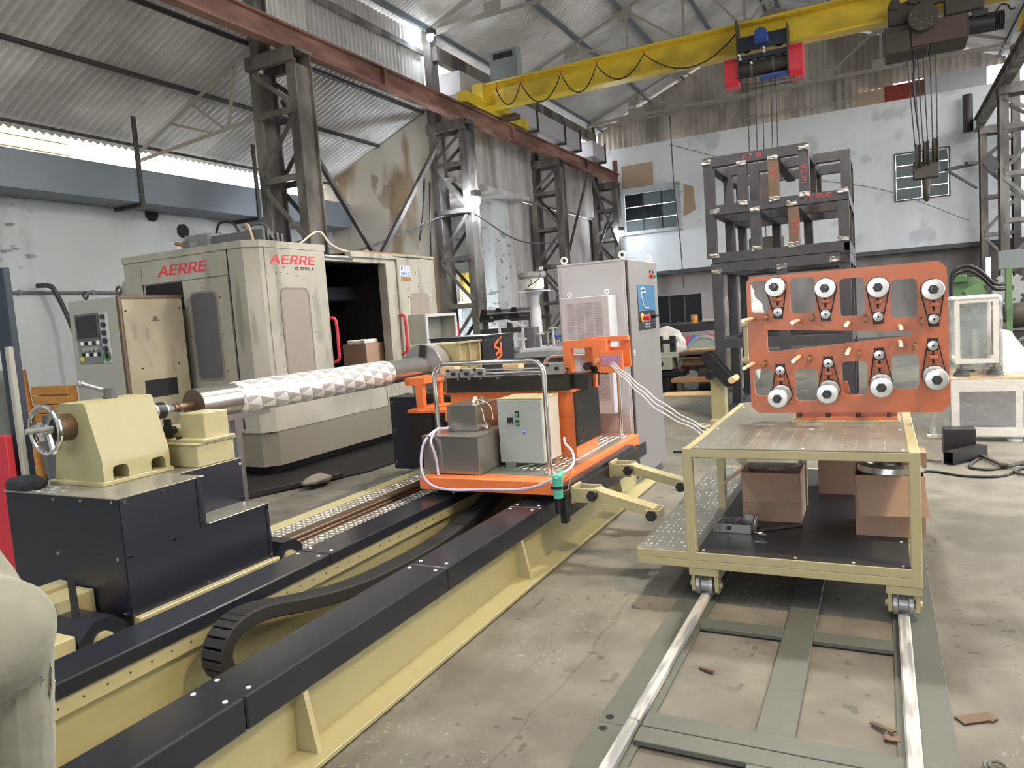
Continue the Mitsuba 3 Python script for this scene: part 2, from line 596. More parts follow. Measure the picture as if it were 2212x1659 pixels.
scene['m_wrap'] = {'type': 'blendbsdf', 'weight': 0.10, 'a': {'type': 'thindielectric'}, 'b': {'type': 'twosided', 'bsdf': {'type': 'principled', 'base_color': rgb((0.75, 0.77, 0.78)), 'roughness': 0.10, 'specular': 1.0}}}
scene['m_pane'] = {'type': 'thindielectric'}
# ------------------------------------------------------------------ the setting: floor, walls, roof
struct('floor', bx(-34, 26, -24, 40, -0.06, 0.0), 'm_floor')
struct('wall_left', bx(-13.3, -13.0, -5, 15.7, 0, 4.78), 'm_wall')
for y, z, w, h in ((10.15, 4.13, 0.17, 0.2), (10.86, 3.85, 0.16, 0.18)):
    part('wall_left', 'broken_hole', cyl((-12.999, y, z), (-12.98, y, z), 0.15, 9), 'm_dark', label='dark hole knocked through the white wall')
struct('wall_leanto_end', xz(Polygon([(-13.3, 0), (-9.75, 0), (-9.75, 6.72), (-13.3, 5.30)]), 15.62, 15.86), 'm_peel')
# beyond the lean-to: white bay walls, slab and pilaster
struct('wall_bay_upper', bx(-9.85, -9.62, 15.9, 28.0, 5.12, 6.95), 'm_conc')
struct('wall_bay_lower', bx(-10.1, -9.85, 19.9, 28.0, 0, 5.1), 'm_conc')
struct('wall_recess', cat(bx(-12.6, -12.4, 15.9, 20.5, 0, 5.1), bx(-12.4, -9.85, 20.3, 20.5, 0, 5.0)), 'm_wall')  # second piece is added to keep daylight out of the recess
struct('trim_slab', bx(-12.4, -9.3, 15.9, 20.3, 5.0, 5.12), 'm_conc')
struct('trim_pilaster', bx(-10.6, -9.85, 18.85, 19.9, 0, 5.0), 'm_wall')
struct('trim_bay_pilaster', bx(-9.62, -9.5, 18.6, 19.2, 5.12, 6.95), 'm_conc')
# back wall, z 0 - 7.78, with two window openings
bw = sbox(-13.3, 2.87, 9.0, 7.78).difference(sbox(-8.80, 4.52, -6.68, 6.0)).difference(sbox(0.56, 4.53, 2.09, 6.03))
struct('wall_back', xz(bw, 28.0, 28.3), 'm_wallback')
low = sbox(-13.3, 0, 9.0, 2.9).difference(sbox(-8.6, 0.92, -6.11, 1.99))
struct('wall_back_lower', xz(low, 28.5, 28.7), 'm_conc')
struct('trim_ledge', bx(-9.6, 9.0, 27.85, 28.5, 2.80, 2.94), 'm_greydark')
struct('wall_front_added', xz(sbox(-13.3, 0, 5.0, 11.4).difference(sbox(-4.5, -1, 1.0, 3.4)), -5.2, -4.95), 'm_wall')  # unseen wall added to cut the daylight from the front; door invented
struct('wall_right_near_added', bx(4.8, 5.0, -5, 4.5, 0, 8.4), 'm_wall')  # unseen wall added to keep side daylight off the foreground
struct('wall_right', cat(bx(4.6, 4.8, 20.5, 28.3, 0, 3.4), bx(4.6, 4.8, 24.4, 24.9, 3.4, 8.0), bx(4.6, 4.8, 26.6, 27.0, 3.4, 8.0)), 'm_wall')
# window 1: a projecting frame with grey and black panes
w1 = struct('window_1', cat(bx(-9.0, -6.5, 27.55, 28.05, 6.0, 6.16), bx(-6.68, -6.5, 27.55, 28.05, 4.42, 6.0), bx(-9.0, -6.5, 27.55, 28.05, 4.40, 4.52)), 'm_wall')
xs, zs = (-8.80, -8.07, -7.34, -6.68), (4.52, 5.0, 5.5, 6.0)
for i in range(3):
    for j in range(3):
        g = 'm_glassgrey' if i == 2 or (i == 1 and j != 1) or (i == 0 and j == 0) else 'm_glassdark'
        part('window_1', 'pane', bx(xs[i] + 0.02, xs[i + 1] - 0.02, 28.06, 28.08, zs[j] + 0.015, zs[j + 1] - 0.015), g)
for x in xs[1:3]:
    part('window_1', 'mullion', bx(x - 0.02, x + 0.02, 28.03, 28.1, 4.52, 6.0), 'm_darksteel')
part('window_1', 'peeled_plaster', xz(Polygon([(-6.49, 4.9), (-6.05, 5.1), (-6.1, 5.95), (-6.45, 6.1)]), 27.985, 28.0), 'm_board')
w2 = struct('window_2', cat(bx(0.53, 0.57, 27.95, 28.05, 4.5, 6.06), bx(2.08, 2.12, 27.95, 28.05, 4.5, 6.06), bx(0.53, 2.12, 27.95, 28.05, 6.02, 6.06), bx(0.53, 2.12, 27.95, 28.05, 4.49, 4.53)), 'm_greydark')
for i in range(2):
    for j in range(4):
        part('window_2', 'pane', bx(0.58 + i * 0.75, 1.31 + i * 0.75, 28.02, 28.04, 4.55 + j * 0.37, 4.89 + j * 0.37), 'm_glassgrey')
w3 = struct('window_3', bx(-8.6, -6.11, 28.72, 28.74, 0.92, 1.99), 'm_glassdark')
for x in (-8.0, -7.4, -6.8):
    part('window_3', 'bar', bx(x - 0.03, x + 0.03, 28.66, 28.72, 0.92, 1.99), 'm_greydark')
part('window_3', 'sill', bx(-8.65, -6.05, 28.4, 28.52, 0.84, 0.92), 'm_darksteel')

# ---- roof of corrugated sheets (main hall pitched about x = -3, lean-to sloping left)
SL = 0.41
n1 = math.hypot(1, SL)
ZE = 8.62


def roofz(x):
    return ZE + SL * (x + 9.65) if x < -3 else ZE + SL * (3.65 - x)


struct('ceiling', None, None)
sheet_d = D(sheet(1.07, 3.95, 0.107, 0.016, 6), 'm_sheet', True)
for k in range(31):
    y = -3.0 + k * 1.02
    for r in (0, 1):
        x0 = -10.05 + r * 3.5
        # left slope: along = (1, 0, SL)/n1, across = -y, normal up
        A = np.array([1, 0, SL]) / n1
        put('ceiling', 'roof_sheet', sheet_d, at=axes([0, -1, 0], A, np.cross([0, -1, 0], A), [x0, y + 1.07, roofz(x0) + 0.04 - r * 0.02]))
        x0 = 4.05 - r * 3.5
        A = np.array([-1, 0, SL]) / n1
        put('ceiling', 'roof_sheet', sheet_d, at=axes([0, 1, 0], A, np.cross([0, 1, 0], A), [x0, y, roofz(x0) + 0.04 - r * 0.02]))
for x in (-9.55, -7.6, -6.3, -4.8, -3.2, -2.8, -1.2, 0.3, 1.9, 3.5):
    part('ceiling', 'purlin', prof((x, -3, roofz(x) - 0.07), (x, 28.5, roofz(x) - 0.07), upoly(0.07, 0.13, 0.012)), 'm_duct')
LS = 0.405
n2 = math.hypot(1, LS)


def leanz(x):
    return 6.76 + LS * (x + 9.83)


struct('ceiling_leanto', None, None)
lsheet = D(sheet(1.06, 2.05, 0.146, 0.03, 8), 'm_sheet', True)
for k in range(19):
    y = -3.3 + k * 1.02
    for r in (0, 1):
        x0 = -13.25 + r * 1.75
        A = np.array([1, 0, LS]) / n2
        put('ceiling_leanto', 'roof_sheet', lsheet, at=axes([0, -1, 0], A, np.cross([0, -1, 0], A), [x0, y + 1.06, leanz(x0) + 0.05 - r * 0.03]))
for x in (-12.95, -11.25, -9.85):
    r = 0.045 if x > -12.9 else 0.03
    part('ceiling_leanto', 'purlin', cyl((x, -3.3, leanz(x) - 0.06), (x, 15.6, leanz(x) - 0.06), r, 12), 'm_darksteel', 30)

# clerestory wall of upright corrugated sheets above the lean-to roof
struct('wall_clerestory', None, None)
cs = D(sheet(1.06, 1.62, 0.146, 0.022, 8), 'm_sheet', True)
for k in range(18):
    y = -2.4 + k * 1.0
    put('wall_clerestory', 'wall_sheet', cs, at=axes([0, 1, 0], [0, 0, 1], [1, 0, 0], [-9.78, y, 6.9]))
part('wall_clerestory', 'girt', bar((-9.66, -3, 8.02), (-9.66, 15.5, 8.02), 0.06, 0.12), 'm_col')
# gable of upright sheets above the back wall
struct('wall_gable', None, None)
for k in range(13):
    x0 = -9.75 + k * 1.03
    zt = 8.35 if k in (9, 10, 11, 12) else 7.80
    if k == 9:
        zt = 8.27
    m = sheet(1.05, 1.0, 0.21, 0.035, 8, top=lambda x, x0=x0, zt=zt: np.maximum(0.02, np.array([roofz(a + x0) for a in x]) - 0.06 - zt))
    m.apply_transform(np.array([[1, 0, 0, x0], [0, 0, -1, 28.12 + 0.012 * (k % 2)], [0, 1, 0, zt], [0, 0, 0, 1.0]]))
    part('wall_gable', 'wall_sheet', m, 'm_gable', True)
part('wall_gable', 'girt', bar((-9.7, 28.0, 8.72), (3.6, 28.0, 8.92), 0.05, 0.09), 'm_truss')
part('wall_gable', 'girt', bar((-4.2, 28.0, 8.03), (0.2, 28.0, 8.06), 0.05, 0.06), 'm_truss')
part('wall_gable', 'post', bx(-1.14, -1.02, 27.92, 28.05, 7.78, 8.7), 'm_truss')
part('wall_gable', 'patch_panel', bx(-0.55, 0.29, 28.0, 28.03, 7.78, 8.24), 'm_board', label='tan patch board over a gap under the gable sheets')
part('wall_gable', 'patch_panel', bx(0.29, 1.12, 28.02, 28.05, 7.78, 8.28), 'm_brownpaint', label='brown painted sheet over a gap')
part('wall_gable', 'patch_panel', bx(1.12, 1.45, 28.01, 28.04, 7.78, 8.3), 'm_rust')
part('wall_gable', 'patch_panel', bx(1.45, 3.15, 28.02, 28.05, 7.78, 8.36), 'm_ductw', label='pale grey flat sheet')

# ------------------------------------------------------------------ building steel: columns, crane rails, trusses
COLY = (9.85, 15.55, 21.3, 26.75)


def column(y, xr, flip, label, side=1, levels=(0.75, 1.93, 3.08, 4.22, 5.33), upper=True):
    t = thing('lattice_column', label, 'steel column')
    # legs: two I sections, flanges towards the camera and away
    legs = (xr - 0.09, xr - 0.93) if side > 0 else (xr + 0.09, xr + 0.93)
    leg = D(prof((0, 0, 0), (0, 0, 6.12), ipoly(0.19, 0.45, 0.03, 0.06), up=(0, 1, 0)), 'm_col')
    for x in legs:
        put(t, 'leg', leg, at=T().translate([x, y + 0.225, 0]))
    a, b = min(legs) - 0.12, max(legs) + 0.12
    for yy in (y - 0.02, y + 0.42):
        part(t, 'cap_beam', prof((a, yy, 6.235), (b, yy, 6.235), upoly(0.1, 0.23, 0.02)), 'm_col')
    part(t, 'cap_plate', bx(a + 0.1, b, y + 0.02, y + 0.44, 6.3, 6.36), 'm_col')
    for z in levels:
        for yy in (y - 0.02, y + 0.45):
            part(t, 'tie_bar', bx(min(legs), max(legs), yy, yy + 0.02, z - 0.05, z + 0.06), 'm_col')
            part(t, 'tie_bar', bx(min(legs), max(legs), yy, yy + 0.07, z + 0.05, z + 0.06), 'm_col')
    zz = (0.05,) + levels + (6.15,)
    for i in range(len(zz) - 1):
        l2r = (i + flip) % 2 == 0
        x0, x1 = (min(legs), max(legs)) if l2r else (max(legs), min(legs))
        for yy in (y - 0.015, y + 0.46):
            part(t, 'diagonal', bar((x0, yy, zz[i] + 0.1), (x1, yy, zz[i + 1] - 0.1), 0.02, 0.075, up=(0, 1, 0)) if False else prof((x0, yy, zz[i] + 0.1), (x1, yy, zz[i + 1] - 0.1), sbox(-0.04, -0.012, 0.04, 0.012), up=(0, 1, 0)), 'm_col')
    if upper:
        xo = min(legs) if side > 0 else max(legs)
        part(t, 'upper_column', prof((xo, y + 0.22, 6.36), (xo, y + 0.22, ZE + 0.02), ipoly(0.2, 0.3, 0.03, 0.05), up=(0, 1, 0)), 'm_col')
    return t


column(COLY[0], -8.69, 0, 'lattice steel column rising behind the cream enclosure with red lettering')
column(COLY[1], -8.69, 1, 'lattice steel column with a bright lamp on its right leg')
column(COLY[2], -8.69, 1, 'dark lattice steel column behind the vibratory bowl feeder')
column(COLY[3], -8.69, 0, 'far lattice steel column at the left end of the back wall')
column(21.9, 2.72, 0, 'large lattice column at the right edge of the photo', side=-1)
column(27.1, 2.86, 1, 'slender far column against the right of the white back wall', side=-1)

t = thing('crane_rail', 'rust-red crane rail beam on the left row of columns', 'crane rail')
part(t, 'beam', prof((-8.87, -3, 6.55), (-8.87, 27.6, 6.55), ipoly(0.2, 0.40, 0.035, 0.03)), 'm_rust')
part(t, 'rail', bx(-8.9, -8.84, -3, 27.6, 6.75, 6.79), 'm_ironbrown')
for y in (12.6, 18.4, 24.1):
    part(t, 'splice_plate', bx(-8.865, -8.76, y - 0.05, y + 0.05, 6.39, 6.72), 'm_rust')
t = thing('crane_rail', 'dark crane rail beam on the right row of columns', 'crane rail')
part(t, 'beam', prof((2.86, 12, 6.55), (2.86, 27.9, 6.55), ipoly(0.2, 0.40, 0.035, 0.03)), 'm_col')
part(t, 'rail', bx(2.83, 2.89, 12, 27.9, 6.75, 6.79), 'm_ironbrown')
solo('vent_pipe', cyl((-8.93, 27.5, 6.36), (-8.93, 27.5, 7.25), 0.1, 14), 'm_rust', 'rusty upright pipe stub at the far end of the left crane rail', 'pipe', 30)
solo('vent_pipe', cyl((2.6, 27.7, 6.36), (2.6, 27.7, 7.5), 0.14, 14), 'm_darksteel', 'dark upright pipe beside the far right column', 'pipe', 30)


def brace(p, q, label, w=0.16):
    solo('brace', prof(p, q, lpoly(w, 0.09, 0.014), up=(1, 0, 0)), 'm_col', label, 'brace')


brace((-9.5, 10.3, 5.7), (-9.5, 12.66, 3.0), 'brown diagonal brace falling right from the first column behind the cream enclosure')
brace((-9.5, 15.5, 5.9), (-9.5, 12.72, 3.0), 'grey diagonal brace falling left from the column with the bright lamp')
solo('gusset_plate', yz(Polygon([(12.3, 2.5), (13.1, 2.5), (13.1, 3.1), (12.3, 3.1)]), -9.52, -9.5), 'm_col', 'steel gusset where two diagonal braces meet above the cream enclosure', 'gusset plate')
part('brace', 'tie', bar((-9.5, 12.7, 0.0), (-9.5, 12.7, 3.0), 0.12, 0.12), 'm_col')
brace((-8.8, 24.0, 6.3), (-8.8, 20.6, 2.0), 'brown diagonal brace falling left from the crane rail to the dark column')
brace((-8.8, 24.25, 6.3), (-8.8, 27.4, 3.4), 'rust-red diagonal brace falling right from the crane rail')
brace((-8.9, 26.7, 5.4), (-8.9, 22.4, 1.6), 'brown diagonal brace falling left from the far left column')

# eave lintel, with a gap of daylight above it
solo('eave_beam', bx(-9.62, -9.45, 15.8, 27.0, 7.90, 8.24), 'm_col', 'dark eave beam below the strip of daylight, beyond the second column', 'beam')


def truss(y, label, foot=True):
    t = thing('roof_truss', label, 'roof truss')
    zb = 8.60
    xl, xr = -9.6, 3.6

    def ang(p, q, s=0.09):
        return prof(p, q, lpoly(s, s, 0.014), up=(0, 1, 0))
    part(t, 'bottom_chord', ang((xl, y, zb), (xr, y, zb)), 'm_truss')
    for s in (-1, 1):
        xe = xl if s < 0 else xr
        part(t, 'rafter', ang((xe, y, roofz(xe) - 0.02), (-3, y, roofz(-3) - 0.24)), 'm_truss')
        xs = [xe + (-3 - xe) * f for f in (0, 0.27, 0.52, 0.76, 1.0)]
        for i in range(1, 5):
            z = roofz(xs[i]) - 0.22
            if i < 4 or s < 0:
                part(t, 'strut', ang((xs[i], y, zb + 0.03), (xs[i], y, z), 0.07), 'm_truss')
            part(t, 'web_member', ang((xs[i], y + 0.02, zb + 0.03), (xs[i - 1], y + 0.02, roofz(xs[i - 1]) - 0.2), 0.06), 'm_truss')
            part(t, 'gusset', bx(xs[i] - 0.22, xs[i] + 0.22, y - 0.012, y, zb - 0.05, zb + 0.24), 'm_truss')
            part(t, 'gusset', xz(Polygon([(xs[i] - 0.2, z - 0.25), (xs[i] + 0.2, z - 0.2), (xs[i] + 0.2, z + 0.1), (xs[i] - 0.2, z - 0.05)]), y - 0.012, y), 'm_truss')


truss(9.95, 'steel roof truss nearest the camera, its members crossing the top of the photo')
truss(15.7, 'pale steel roof truss springing from the second column, before the yellow girder')
truss(20.6, 'pale steel roof truss just beyond the yellow crane girder')
truss(26.7, 'far pale steel roof truss in front of the corrugated gable')

# lean-to trusses
for y, lab in ((10.0, 'whitewashed lean-to truss meeting the first column'), (4.3, 'lean-to truss nearest the camera at the upper left')):
    t = thing('leanto_truss', lab, 'roof truss')

    def ang2(p, q, s=0.07):
        return prof(p, q, lpoly(s, s, 0.012), up=(0, 1, 0))
    part(t, 'rafter', ang2((-12.95, y, leanz(-12.95) - 0.14), (-9.65, y, leanz(-9.65) - 0.14)), 'm_truss')
    part(t, 'bottom_chord', ang2((-12.95, y, leanz(-12.95) - 0.3), (-9.65, y, 5.45)), 'm_truss')
    for (xa, xb) in ((-12.0, -10.9), (-11.4, -10.6), (-10.2, -10.5)):
        zc = leanz(-12.95) - 0.3 + (5.45 - leanz(-12.95) + 0.3) * (xb + 12.95) / 3.3
        part(t, 'strut', ang2((xa, y + 0.02, leanz(xa) - 0.16), (xb, y + 0.02, zc), 0.045), 'm_truss')

# ducts
t = thing('air_duct', 'long grey sheet-metal air duct along the top of the left wall', 'air duct')
for y0, y1 in ((-3, 2.6), (2.62, 6.4), (6.42, 9.4), (9.42, 12.3), (12.32, 15.5)):
    part(t, 'duct_section', bx(-13.0, -12.25, y0, y1, 4.17, 4.80, 0.01), 'm_duct')
for y in (2.6, 6.4, 9.4, 12.3):
    part(t, 'hanger', cat(bx(-12.26, -12.22, y - 0.04, y + 0.04, 4.12, leanz(-12.2) - 0.05), bx(-13.0, -12.22, y - 0.05, y + 0.05, 4.11, 4.17)), 'm_darksteel')
t = thing('air_duct', 'pale boxed air duct hung below the eave beam, beyond the yellow crane end', 'air duct')
for y0, y1 in ((16.4, 21.0), (21.02, 23.2), (23.22, 24.6), (25.9, 27.3)):
    part(t, 'duct_section', bx(-9.95, -9.2, y0, y1, 7.22, 7.78, 0.01), 'm_ductw')
for y in (18.6, 21.0, 23.2, 24.6, 27.2):
    part(t, 'hanger', cat(bx(-9.2, -9.16, y - 0.03, y + 0.03, 7.16, 7.9), bx(-9.95, -9.16, y - 0.04, y + 0.04, 7.15, 7.22)), 'm_darksteel')

# outside the left opening: a neighbouring shed of horizontal cream cladding
t = thing('neighbour_shed', 'sunlit cream clad building outside the gap under the lean-to eave', 'building')
for k in range(22):
    part(t, 'cladding_board', bx(-17.2, -17.05, -8, 11.3, 3.0 + k * 0.26, 3.24 + k * 0.26), 'm_facade')
part(t, 'wall', bx(-17.6, -17.2, -8, 11.3, 0, 8.8), 'm_facade')
# ------------------------------------------------------------------ the lathe line: gantry beams, bed, tailstock, roller, headstock
screw_d = D(cyl((0, 0, 0), (0, 0, 0.004), 0.009, 10), 'm_whitemetal')
bolt_x = D(cyl((0, 0, 0), (0.006, 0, 0), 0.008, 8), 'm_chrome')
bolt_y = D(cyl((0, 0, 0), (0, -0.006, 0), 0.008, 8), 'm_chrome')
dot_x = D(cyl((0, 0, 0), (0.002, 0, 0), 0.0042, 6), 'm_dark')


def gantry_beam(x0, x1, label, joints, outer):
    t = thing('gantry_beam', label, 'beam')
    part(t, 'body', bx(x0 + 0.03, x1 - 0.045, 0.0, 6.3, 0.025, 0.30, 0.004), 'm_cream')
    part(t, 'foot_flange', bx(x0 - 0.07, x1 + 0.09, 0.0, 6.3, 0.008, 0.028, 0.003), 'm_cream')
    for y in (0.6, 2.2, 3.3, 4.6, 5.9):
        part(t, 'shim', bx(x0 - 0.02, x1 + 0.07, y, y + 0.25, 0.0, 0.008), 'm_wood')
    for a, b in zip(joints[:-1], joints[1:]):
        part(t, 'cover_plate', bx(x0, x1, a + 0.0015, b - 0.0015, 0.25 if outer else 0.305, 0.37, 0.006), 'm_cover')
    for j in joints[1:-1]:
        for dy in (-0.05, 0.05):
            for x in (x0 + 0.035, x1 - 0.035):
                put(t, 'screw', screw_d, at=T().translate([x, j + dy, 0.369]))
    return t


nb = gantry_beam(-2.12, -1.90, 'long cream floor beam with a dark cover, nearest the bare floor', (0.0, 1.63, 2.9, 4.0, 6.3), True)
for y in (1.9, 3.72, 5.5):
    part(nb, 'gusset', xz(Polygon([(-1.95, 0.028), (-1.855, 0.028), (-1.9, 0.25), (-1.95, 0.25)]), y - 0.012, y + 0.012), 'm_cream2')
rb = gantry_beam(-2.86, -2.645, 'long cream floor beam with a dark cover, between the bed and the cable chain', (0.0, 1.42, 2.92, 4.3, 6.3), False)
part(rb, 'rail_strip', bx(-2.70, -2.66, 0.0, 6.3, 0.235, 0.305, 0.002), 'm_cream2')
for k in range(52):
    put(rb, 'screw_hole', dot_x, at=T().translate([-2.6605, 0.8 + 0.095 * k, 0.272]))
solo('trough_plate', bx(-2.665, -2.12, 0.0, 6.3, 0.028, 0.04), 'm_cream', 'cream floor plate of the trough between the two floor beams', 'plate')

# cable chain in the trough
t = thing('cable_chain', 'black cable chain looping back in the trough between the floor beams', 'cable chain')
cp = spline([(0, 4.6, 0.065), (0, 3.2, 0.065), (0, 2.35, 0.065), (0, 2.17, 0.085), (0, 2.06, 0.155), (0, 2.05, 0.25), (0, 2.13, 0.318), (0, 2.28, 0.325), (0, 2.55, 0.262), (0, 2.85, 0.205), (0, 3.2, 0.175), (0, 3.7, 0.17), (0, 4.2, 0.22), (0, 4.7, 0.32)], 40)
seg = np.r_[0, np.cumsum(np.linalg.norm(np.diff(cp, axis=0), axis=1))]
link = D(cat(bx(-0.062, -0.05, -0.026, 0.026, -0.03, 0.03, 0.004), bx(0.05, 0.062, -0.026, 0.026, -0.03, 0.03, 0.004), bx(-0.058, 0.058, -0.02, 0.018, 0.024, 0.034, 0.003), bx(-0.058, 0.058, -0.02, 0.018, -0.034, -0.024, 0.003)), 'm_rubber')
nl = int(seg[-1] / 0.036)
for k in range(nl):
    s = 0.02 + k * 0.036
    y, z = np.interp(s, seg, cp[:, 1]), np.interp(s, seg, cp[:, 2])
    y2, z2 = np.interp(s + 0.01, seg, cp[:, 1]), np.interp(s + 0.01, seg, cp[:, 2])
    d = np.array([0, y2 - y, z2 - z]); d /= np.linalg.norm(d)
    put(t, 'link', link, at=axes([1, 0, 0], d, np.cross([1, 0, 0], d), [-2.52, y, z]))

# bed with tread plates and guide rail
t = thing('lathe_bed', 'low cream lathe bed with tread plates and a brown guide rail', 'machine bed')
part(t, 'base', bx(-3.78, -2.98, 1.45, 7.2, 0.0, 0.235, 0.004), 'm_cream')
part(t, 'edge_strip', bx(-3.76, -3.64, 2.97, 6.2, 0.235, 0.252, 0.002), 'm_cream2')
part(t, 'edge_trim', bx(-3.80, -3.76, 2.97, 6.2, 0.12, 0.256, 0.002), 'm_tracksteel')


def treads(x0, x1, y0, y1, z, pitch=0.048):
    base = lathe((0, 0, 0), (0, 0, 1), [(0.0150, 0), (0.0125, 0.003), (0.007, 0.0048), (0.0001, 0.0052)], 8)
    base.apply_scale([1.35, 0.62, 1])
    out = []
    nx, ny = int((x1 - x0) / pitch), int((y1 - y0) / pitch)
    for i in range(nx):
        for j in range(ny):
            b = base.copy()
            a = math.radians(45 if (i + j) % 2 else -45)
            c, s = math.cos(a), math.sin(a)
            b.apply_transform(np.array([[c, -s, 0, x0 + (i + 0.5) * pitch], [s, c, 0, y0 + (j + 0.5) * pitch], [0, 0, 1, z], [0, 0, 0, 1.0]]))
            out.append(b)
    return trimesh.util.concatenate(out)


for x0, x1 in ((-3.64, -3.435), (-3.27, -3.0)):
    k = part(t, 'tread_plate', bx(x0, x1, 3.0, 6.2, 0.235, 0.25, 0.001), 'm_treadbase')
    part(k, 'tread_pattern', treads(x0 + 0.01, x1 - 0.01, 3.05, 6.15, 0.25), 'm_tread_shine', 35, kind='stuff')
part(t, 'guide_rail', cat(bx(-3.425, -3.29, 2.9, 6.2, 0.2, 0.262, 0.006), bx(-3.40, -3.31, 2.9, 6.2, 0.262, 0.285, 0.006)), 'm_ironbrown')
for k in range(16):
    put(t, 'rail_bolt', dot_x, at=T().translate([-3.29, 3.1 + 0.19 * k, 0.235]))

# wedge guards with lever
for y0, lab, dy in ((1.82, 'navy wedge guard with a black lever in front of the tall navy base', 0), (2.96, 'navy wedge guard at the foot of the navy base where the tread plate begins', 1)):
    t = thing('rail_guard', lab, 'guard')
    part(t, 'hood', yz(Polygon([(y0, 0.24), (y0, 0.305), (y0 + 0.065, 0.365), (y0 + 0.16, 0.36), (y0 + 0.215, 0.31), (y0 + 0.215, 0.24)]), -3.33, -3.08), 'm_navy')
    part(t, 'roller', cyl((-3.085, y0 + 0.1, 0.265), (-3.06, y0 + 0.1, 0.265), 0.045, 20), 'm_cream2', 30)
    if not dy:
        part(t, 'lever', cyl((-3.22, 1.9, 0.36), (-3.225, 1.9, 0.56), 0.016, 12, r2=0.014), 'm_rubber', 30)
solo('bed_end_block', cat(bx(-3.32, -3.1, 1.6, 1.815, 0.236, 0.33, 0.004), bx(-3.5, -3.34, 1.75, 2.07, 0.236, 0.42, 0.004), bx(-3.6, -3.5, 1.9, 2.07, 0.236, 0.44, 0.004)), 'm_cream2', 'cream end block of the bed, half hidden by the standing person', 'machine part')

# tailstock base: navy clad box, stepped
t = thing('navy_pedestal', 'stepped navy clad machine base carrying the cream tailstock', 'machine base')
part(t, 'body', cat(bx(-3.97, -3.107, 2.088, 2.545, 0.24, 0.85), bx(-3.97, -3.107, 2.545, 2.945, 0.24, 0.6), bx(-3.97, -3.31, 2.545, 2.98, 0.6, 0.85)), 'm_navyflat')
part(t, 'panel', bx(-3.98, -3.103, 2.078, 2.087, 0.30, 0.862, 0.002), 'm_navy')
part(t, 'panel', yz(Polygon([(2.083, 0.30), (2.952, 0.30), (2.952, 0.61), (2.52, 0.61), (2.52, 0.86), (2.083, 0.86)]), -3.107, -3.099), 'm_navy')
part(t, 'panel', bx(-3.311, -3.303, 2.55, 2.985, 0.61, 0.86, 0.002), 'm_navy')
part(t, 'corner_strip', bx(-3.104, -3.094, 2.500, 2.522, 0.61, 0.865, 0.002), 'm_navy')
part(t, 'corner_strip', bx(-3.104, -3.094, 2.935, 2.957, 0.30, 0.615, 0.002), 'm_navy')
tp = part(t, 'top_plate', cat(bx(-3.99, -3.095, 2.07, 2.552, 0.858, 0.863, 0.001), bx(-3.99, -3.3, 2.552, 2.99, 0.858, 0.863, 0.001)), 'm_plate')
part(tp, 'tread_pattern', treads(-3.98, -3.55, 2.08, 2.24, 0.863, 0.045), 'm_steel', 35, kind='stuff')
part(t, 'step_plate', bx(-3.3, -3.095, 2.552, 2.957, 0.609, 0.614, 0.001), 'm_plate')
part(t, 'foot_strip', bx(-3.12, -3.06, 2.09, 2.97, 0.24, 0.302, 0.003), 'm_cream2')
for y, z in ((2.105, .84), (2.31, .84), (2.51, .84), (2.51, .63), (2.105, .585), (2.34, .595), (2.945, .593), (2.945, .323), (2.51, .319), (2.09, .32)):
    put(t, 'bolt', bolt_x, at=T().translate([-3.098, y, z]))
for x, z in ((-3.58, .838), (-3.367, .84), (-3.137, .845), (-3.595, .568), (-3.143, .577), (-3.146, .312), (-3.776, .312)):
    put(t, 'bolt', bolt_y, at=T().translate([x, 2.078, z]))
for y, z in ((2.62, .83), (2.97, .83), (2.97, .63)):
    put(t, 'bolt', bolt_x, at=T().translate([-3.302, y, z]))

# tailstock
t = thing('tailstock', 'cream tailstock with a chrome handwheel on the navy base', 'tailstock')
tb = Polygon([(-3.855, .865), (-3.855, .89), (-3.835, .89), (-3.74, 1.265), (-3.725, 1.28), (-3.535, 1.28), (-3.525, 1.272), (-3.475, .985), (-3.475, .885), (-3.455, .885), (-3.455, .865)])
body = xz(Polygon([(-3.84, .885), (-3.745, 1.262), (-3.73, 1.28), (-3.54, 1.28), (-3.525, 1.27), (-3.44, .99), (-3.44, .885)]), 2.25, 2.63)
import manifold3d as mf


def mani(m):
    return mf.Manifold(mf.Mesh(np.asarray(m.vertices, np.float32), np.asarray(m.faces, np.uint32)))


def unmani(m):
    a = m.to_mesh()
    return trimesh.Trimesh(a.vert_properties[:, :3], a.tri_verts, process=False)


holes = [yz(rrect(2.30, .86, 2.385, .955, .025), -3.6, -3.3), yz(rrect(2.515, .86, 2.6, .95, .025), -3.6, -3.3)]
part(t, 'housing', unmani(mani(body) - mani(holes[0]) - mani(holes[1])), 'm_cream', smooth=25)
part(t, 'foot', cat(bx(-3.87, -3.43, 2.235, 2.645, .863, .885, .004)), 'm_cream')
part(t, 'spindle_flange', cyl((-3.665, 2.175, 1.165), (-3.665, 2.255, 1.165), .069, 28), 'm_ironbrown', 30)
part(t, 'flange_cap', cyl((-3.665, 2.17, 1.165), (-3.665, 2.178, 1.165), .064, 28), 'm_dark', 30)
hw = part(t, 'handwheel', cat(tube([(-3.665 + .118 * math.cos(a), 2.13, 1.165 + .118 * math.sin(a)) for a in np.linspace(0, 2 * np.pi, 40, endpoint=False)], .013, 10, True), cyl((-3.665, 2.10, 1.165), (-3.665, 2.175, 1.165), .03, 20),
          [bar((-3.665, 2.14, 1.165), (-3.665 + .115 * math.cos(a), 2.13, 1.165 + .115 * math.sin(a)), .022, .014, up=(0, 1, 0)) for a in (0.9, 0.9 + 2.094, 0.9 + 4.188)]), 'm_chrome', 30)
